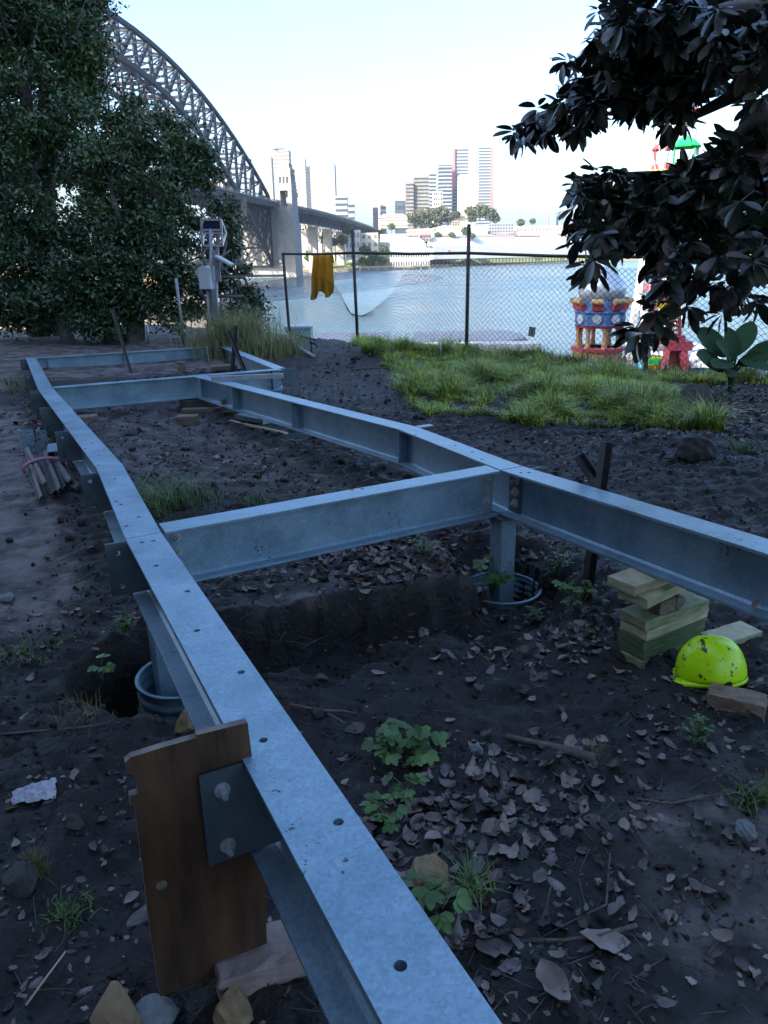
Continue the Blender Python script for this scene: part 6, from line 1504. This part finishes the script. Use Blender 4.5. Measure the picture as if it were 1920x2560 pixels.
    # large single leaves
    big = [(1510, 2355, .125, 'big round two lobed pale dead leaf lying under the long stick'), (1195, 2175, .085, 'pale curled dead leaf beside the stone slab'), (1420, 1970, .075, 'pinkish dead leaf below the thick branch piece'), (1235, 1880, .075, 'brown curled dead leaf by the small round stone'),
           (1385, 2480, .12, 'large torn dead leaf near the bottom edge'), (1755, 2230, .085, 'broad tan dead leaf alone on bare soil at right'), (1675, 2300, .055, 'reddish dead leaf below the broad tan one'), (1815, 2095, .06, 'orange brown leaf touching the smooth grey stone'),
           (1560, 2070, .055, 'dull bluish dead leaf on bare soil in the middle right'), (1745, 2050, .055, 'curled tan leaf above the broad tan leaf'), (1040, 2030, .10, 'large pale dead leaf next to the trailing weed'), (1115, 1935, .07, 'pale green brown dead leaf right of the lobed weed'),
           (1320, 2110, .075, 'dead leaf bent like a bow in the centre of the litter'), (1230, 2380, .10, 'ragged brown dead leaf right of the bottom beam'), (1800, 2350, .06, 'curled brown leaf at the right above the bottom edge'), (1660, 2510, .06, 'bluish grey dead leaf at the bottom right'),
           (945, 1685, .065, 'folded pale dead leaf alone on the dark pit floor'), (805, 1700, .065, 'dark brown leaf on the pit floor near the beam'), (675, 1470, .06, 'round pale leaf on the ledge behind the pit'), (910, 1420, .07, 'round pinkish leaf in the litter under the cross beam'),
           (975, 1440, .07, 'curved shell like leaf under the cross beam'), (1350, 1630, .09, 'dark curled dead leaf below the round sleeve'), (1455, 1565, .10, 'cupped dead leaf left of the timber stack foot'), (1340, 1400, .10, 'long dark dead leaf leaning by the sleeve pit'),
           (40, 2115, .04, 'pale flat leaf at the left edge below the paper'), (82, 2108, .035, 'small upright tan leaf below the paper'), (190, 1942, .06, 'long bent leaf left of the plywood top'), (235, 2122, .045, 'wavy grey leaf in the dark soil at left'),
           (260, 2165, .028, 'small pinkish leaf in the dark soil at left'), (205, 2205, .035, 'brown folded leaf left of the plywood'), (105, 2400, .035, 'tan oval leaf at the lower left'), (55, 2297, .035, 'grey purple leaf at lower left above the tan one'),
           (95, 1540, .05, 'tan leaf standing in the soil of the path'), (110, 1520, .035, 'small pale leaf above the tan leaf on the path'), (345, 1550, .05, 'pinkish leaf by the sloping beam bottom'), (225, 1372, .06, 'bright pale leaf on the path by the first bracket'), (240, 1630, .045, 'pale pointed leaf at the rim of the dark hole'),
           (350, 2300, .09, 'twisted brown leaf against the plywood edge'), (330, 2250, .05, 'dark leaf by the plywood edge'), (700, 1130, .06, 'pale leaf on the mud near the centre of the frame'), (540, 1147, .09, 'pale slim leaf on the mud inside the frame'), (925, 1145, .06, 'white round leaf under the centre beam'),
           (1880, 1140, .12, 'curled tan leaf at the right edge by the boulder'), (1675, 1150, .13, 'curved pale leaf between the pickets and the boulder'), (1365, 1110, .09, 'pale leaf on the soil under the grass'), (1590, 1700, .05, 'tan leaf at the foot of the timber stack'), (1600, 1840, .05, 'yellow brown leaf in the litter below the helmet'), (1300, 2250, .07, 'grey brown leaf in the heap right of the stone slab'), (1260, 2130, .07, 'dull leaf at the top of the heap'), (1350, 2200, .06, 'small cupped leaf right of the heap')]
    for i, (px, py, s, lb) in enumerate(big):
        p = gz(px, py); V, F = TPL[i % len(TPL)]; a = random.random()*6.28; R = np.array(Matrix.Rotation(a, 3, 'Z') @ Matrix.Rotation(random.gauss(0, .15), 3, 'X')); q = (V*s)@R.T; q[:, 2] -= q[:, 2].min(); q[:, 2] += .006
        o = np_mesh('dead_leaf', q+p, F, M_leafdead2 if i % 2 == 0 else M_leafdead, smooth=True, origin=tuple(p)); tag(o, lb, 'dead leaf', 'large dead leaves on the soil')
litter()
p = G(1890, 1518, ftop(1.4, 2.35)-.240); V_, F_ = TPL[3]; o = np_mesh('dead_leaf', V_*np.array([.09, .05, .06])@np.array(Matrix.Rotation(.9, 3, 'Z')).T+p+np.array([0, 0, .012]), F_, M_leafdead2, smooth=True, origin=tuple(p))
tag(o, 'curled brown leaf lying on the bottom flange of the right beam', 'dead leaf')

# ------------------------------------------------------------------ unseen brick block added behind the viewer to keep the site in shade
def add_shade_block():
    c = Vector((-20, -15, 0)); yaw = math.atan2(.788, .616)-0; R = Matrix.Rotation(math.atan2(.788, -.616), 3, 'Z')
    T = thing('shade_block', 'tall dark brick block added unseen behind the viewer to shade the site', 'building', tuple(c))
    mb = MB(); mb.box(c+Vector((0, 0, 19)), (70, 14, 38), R); part(mb, 'wall', M_wall, T)
    for k in range(4):
        for j in range(12):
            mb = MB(); mb.box(c+R @ Vector((-28+j*5.1, -7.05, 2.5+k*6.4)), (1.6, .3, 2.8), R); part(mb, 'window', M_glass, T)
add_shade_block()
# ------------------------------------------------------------------ air
def haze(d):
    m = bpy.data.materials.new('air'); m.use_nodes = True; t = m.node_tree; t.nodes.remove(t.nodes['Principled BSDF']); v = t.nodes.new('ShaderNodeVolumePrincipled')
    v.inputs['Density'].default_value = d; v.inputs['Color'].default_value = (.60, .76, 1.0, 1); t.links.new(v.outputs[0], t.nodes['Material Output'].inputs['Volume'])
    mb = MB(); lo = SEA-8; hi = 190; q = 13000; mb.box((0, 0, (lo+hi)/2), (2*q, 2*q, hi-lo)); tag(mb.build('haze', m), kind='stuff')
HAZE = .00004
if HAZE: haze(HAZE)
print('faces', sum(len(o.data.polygons) for o in bpy.data.objects if o.type == 'MESH'), 'objects', len(bpy.data.objects))
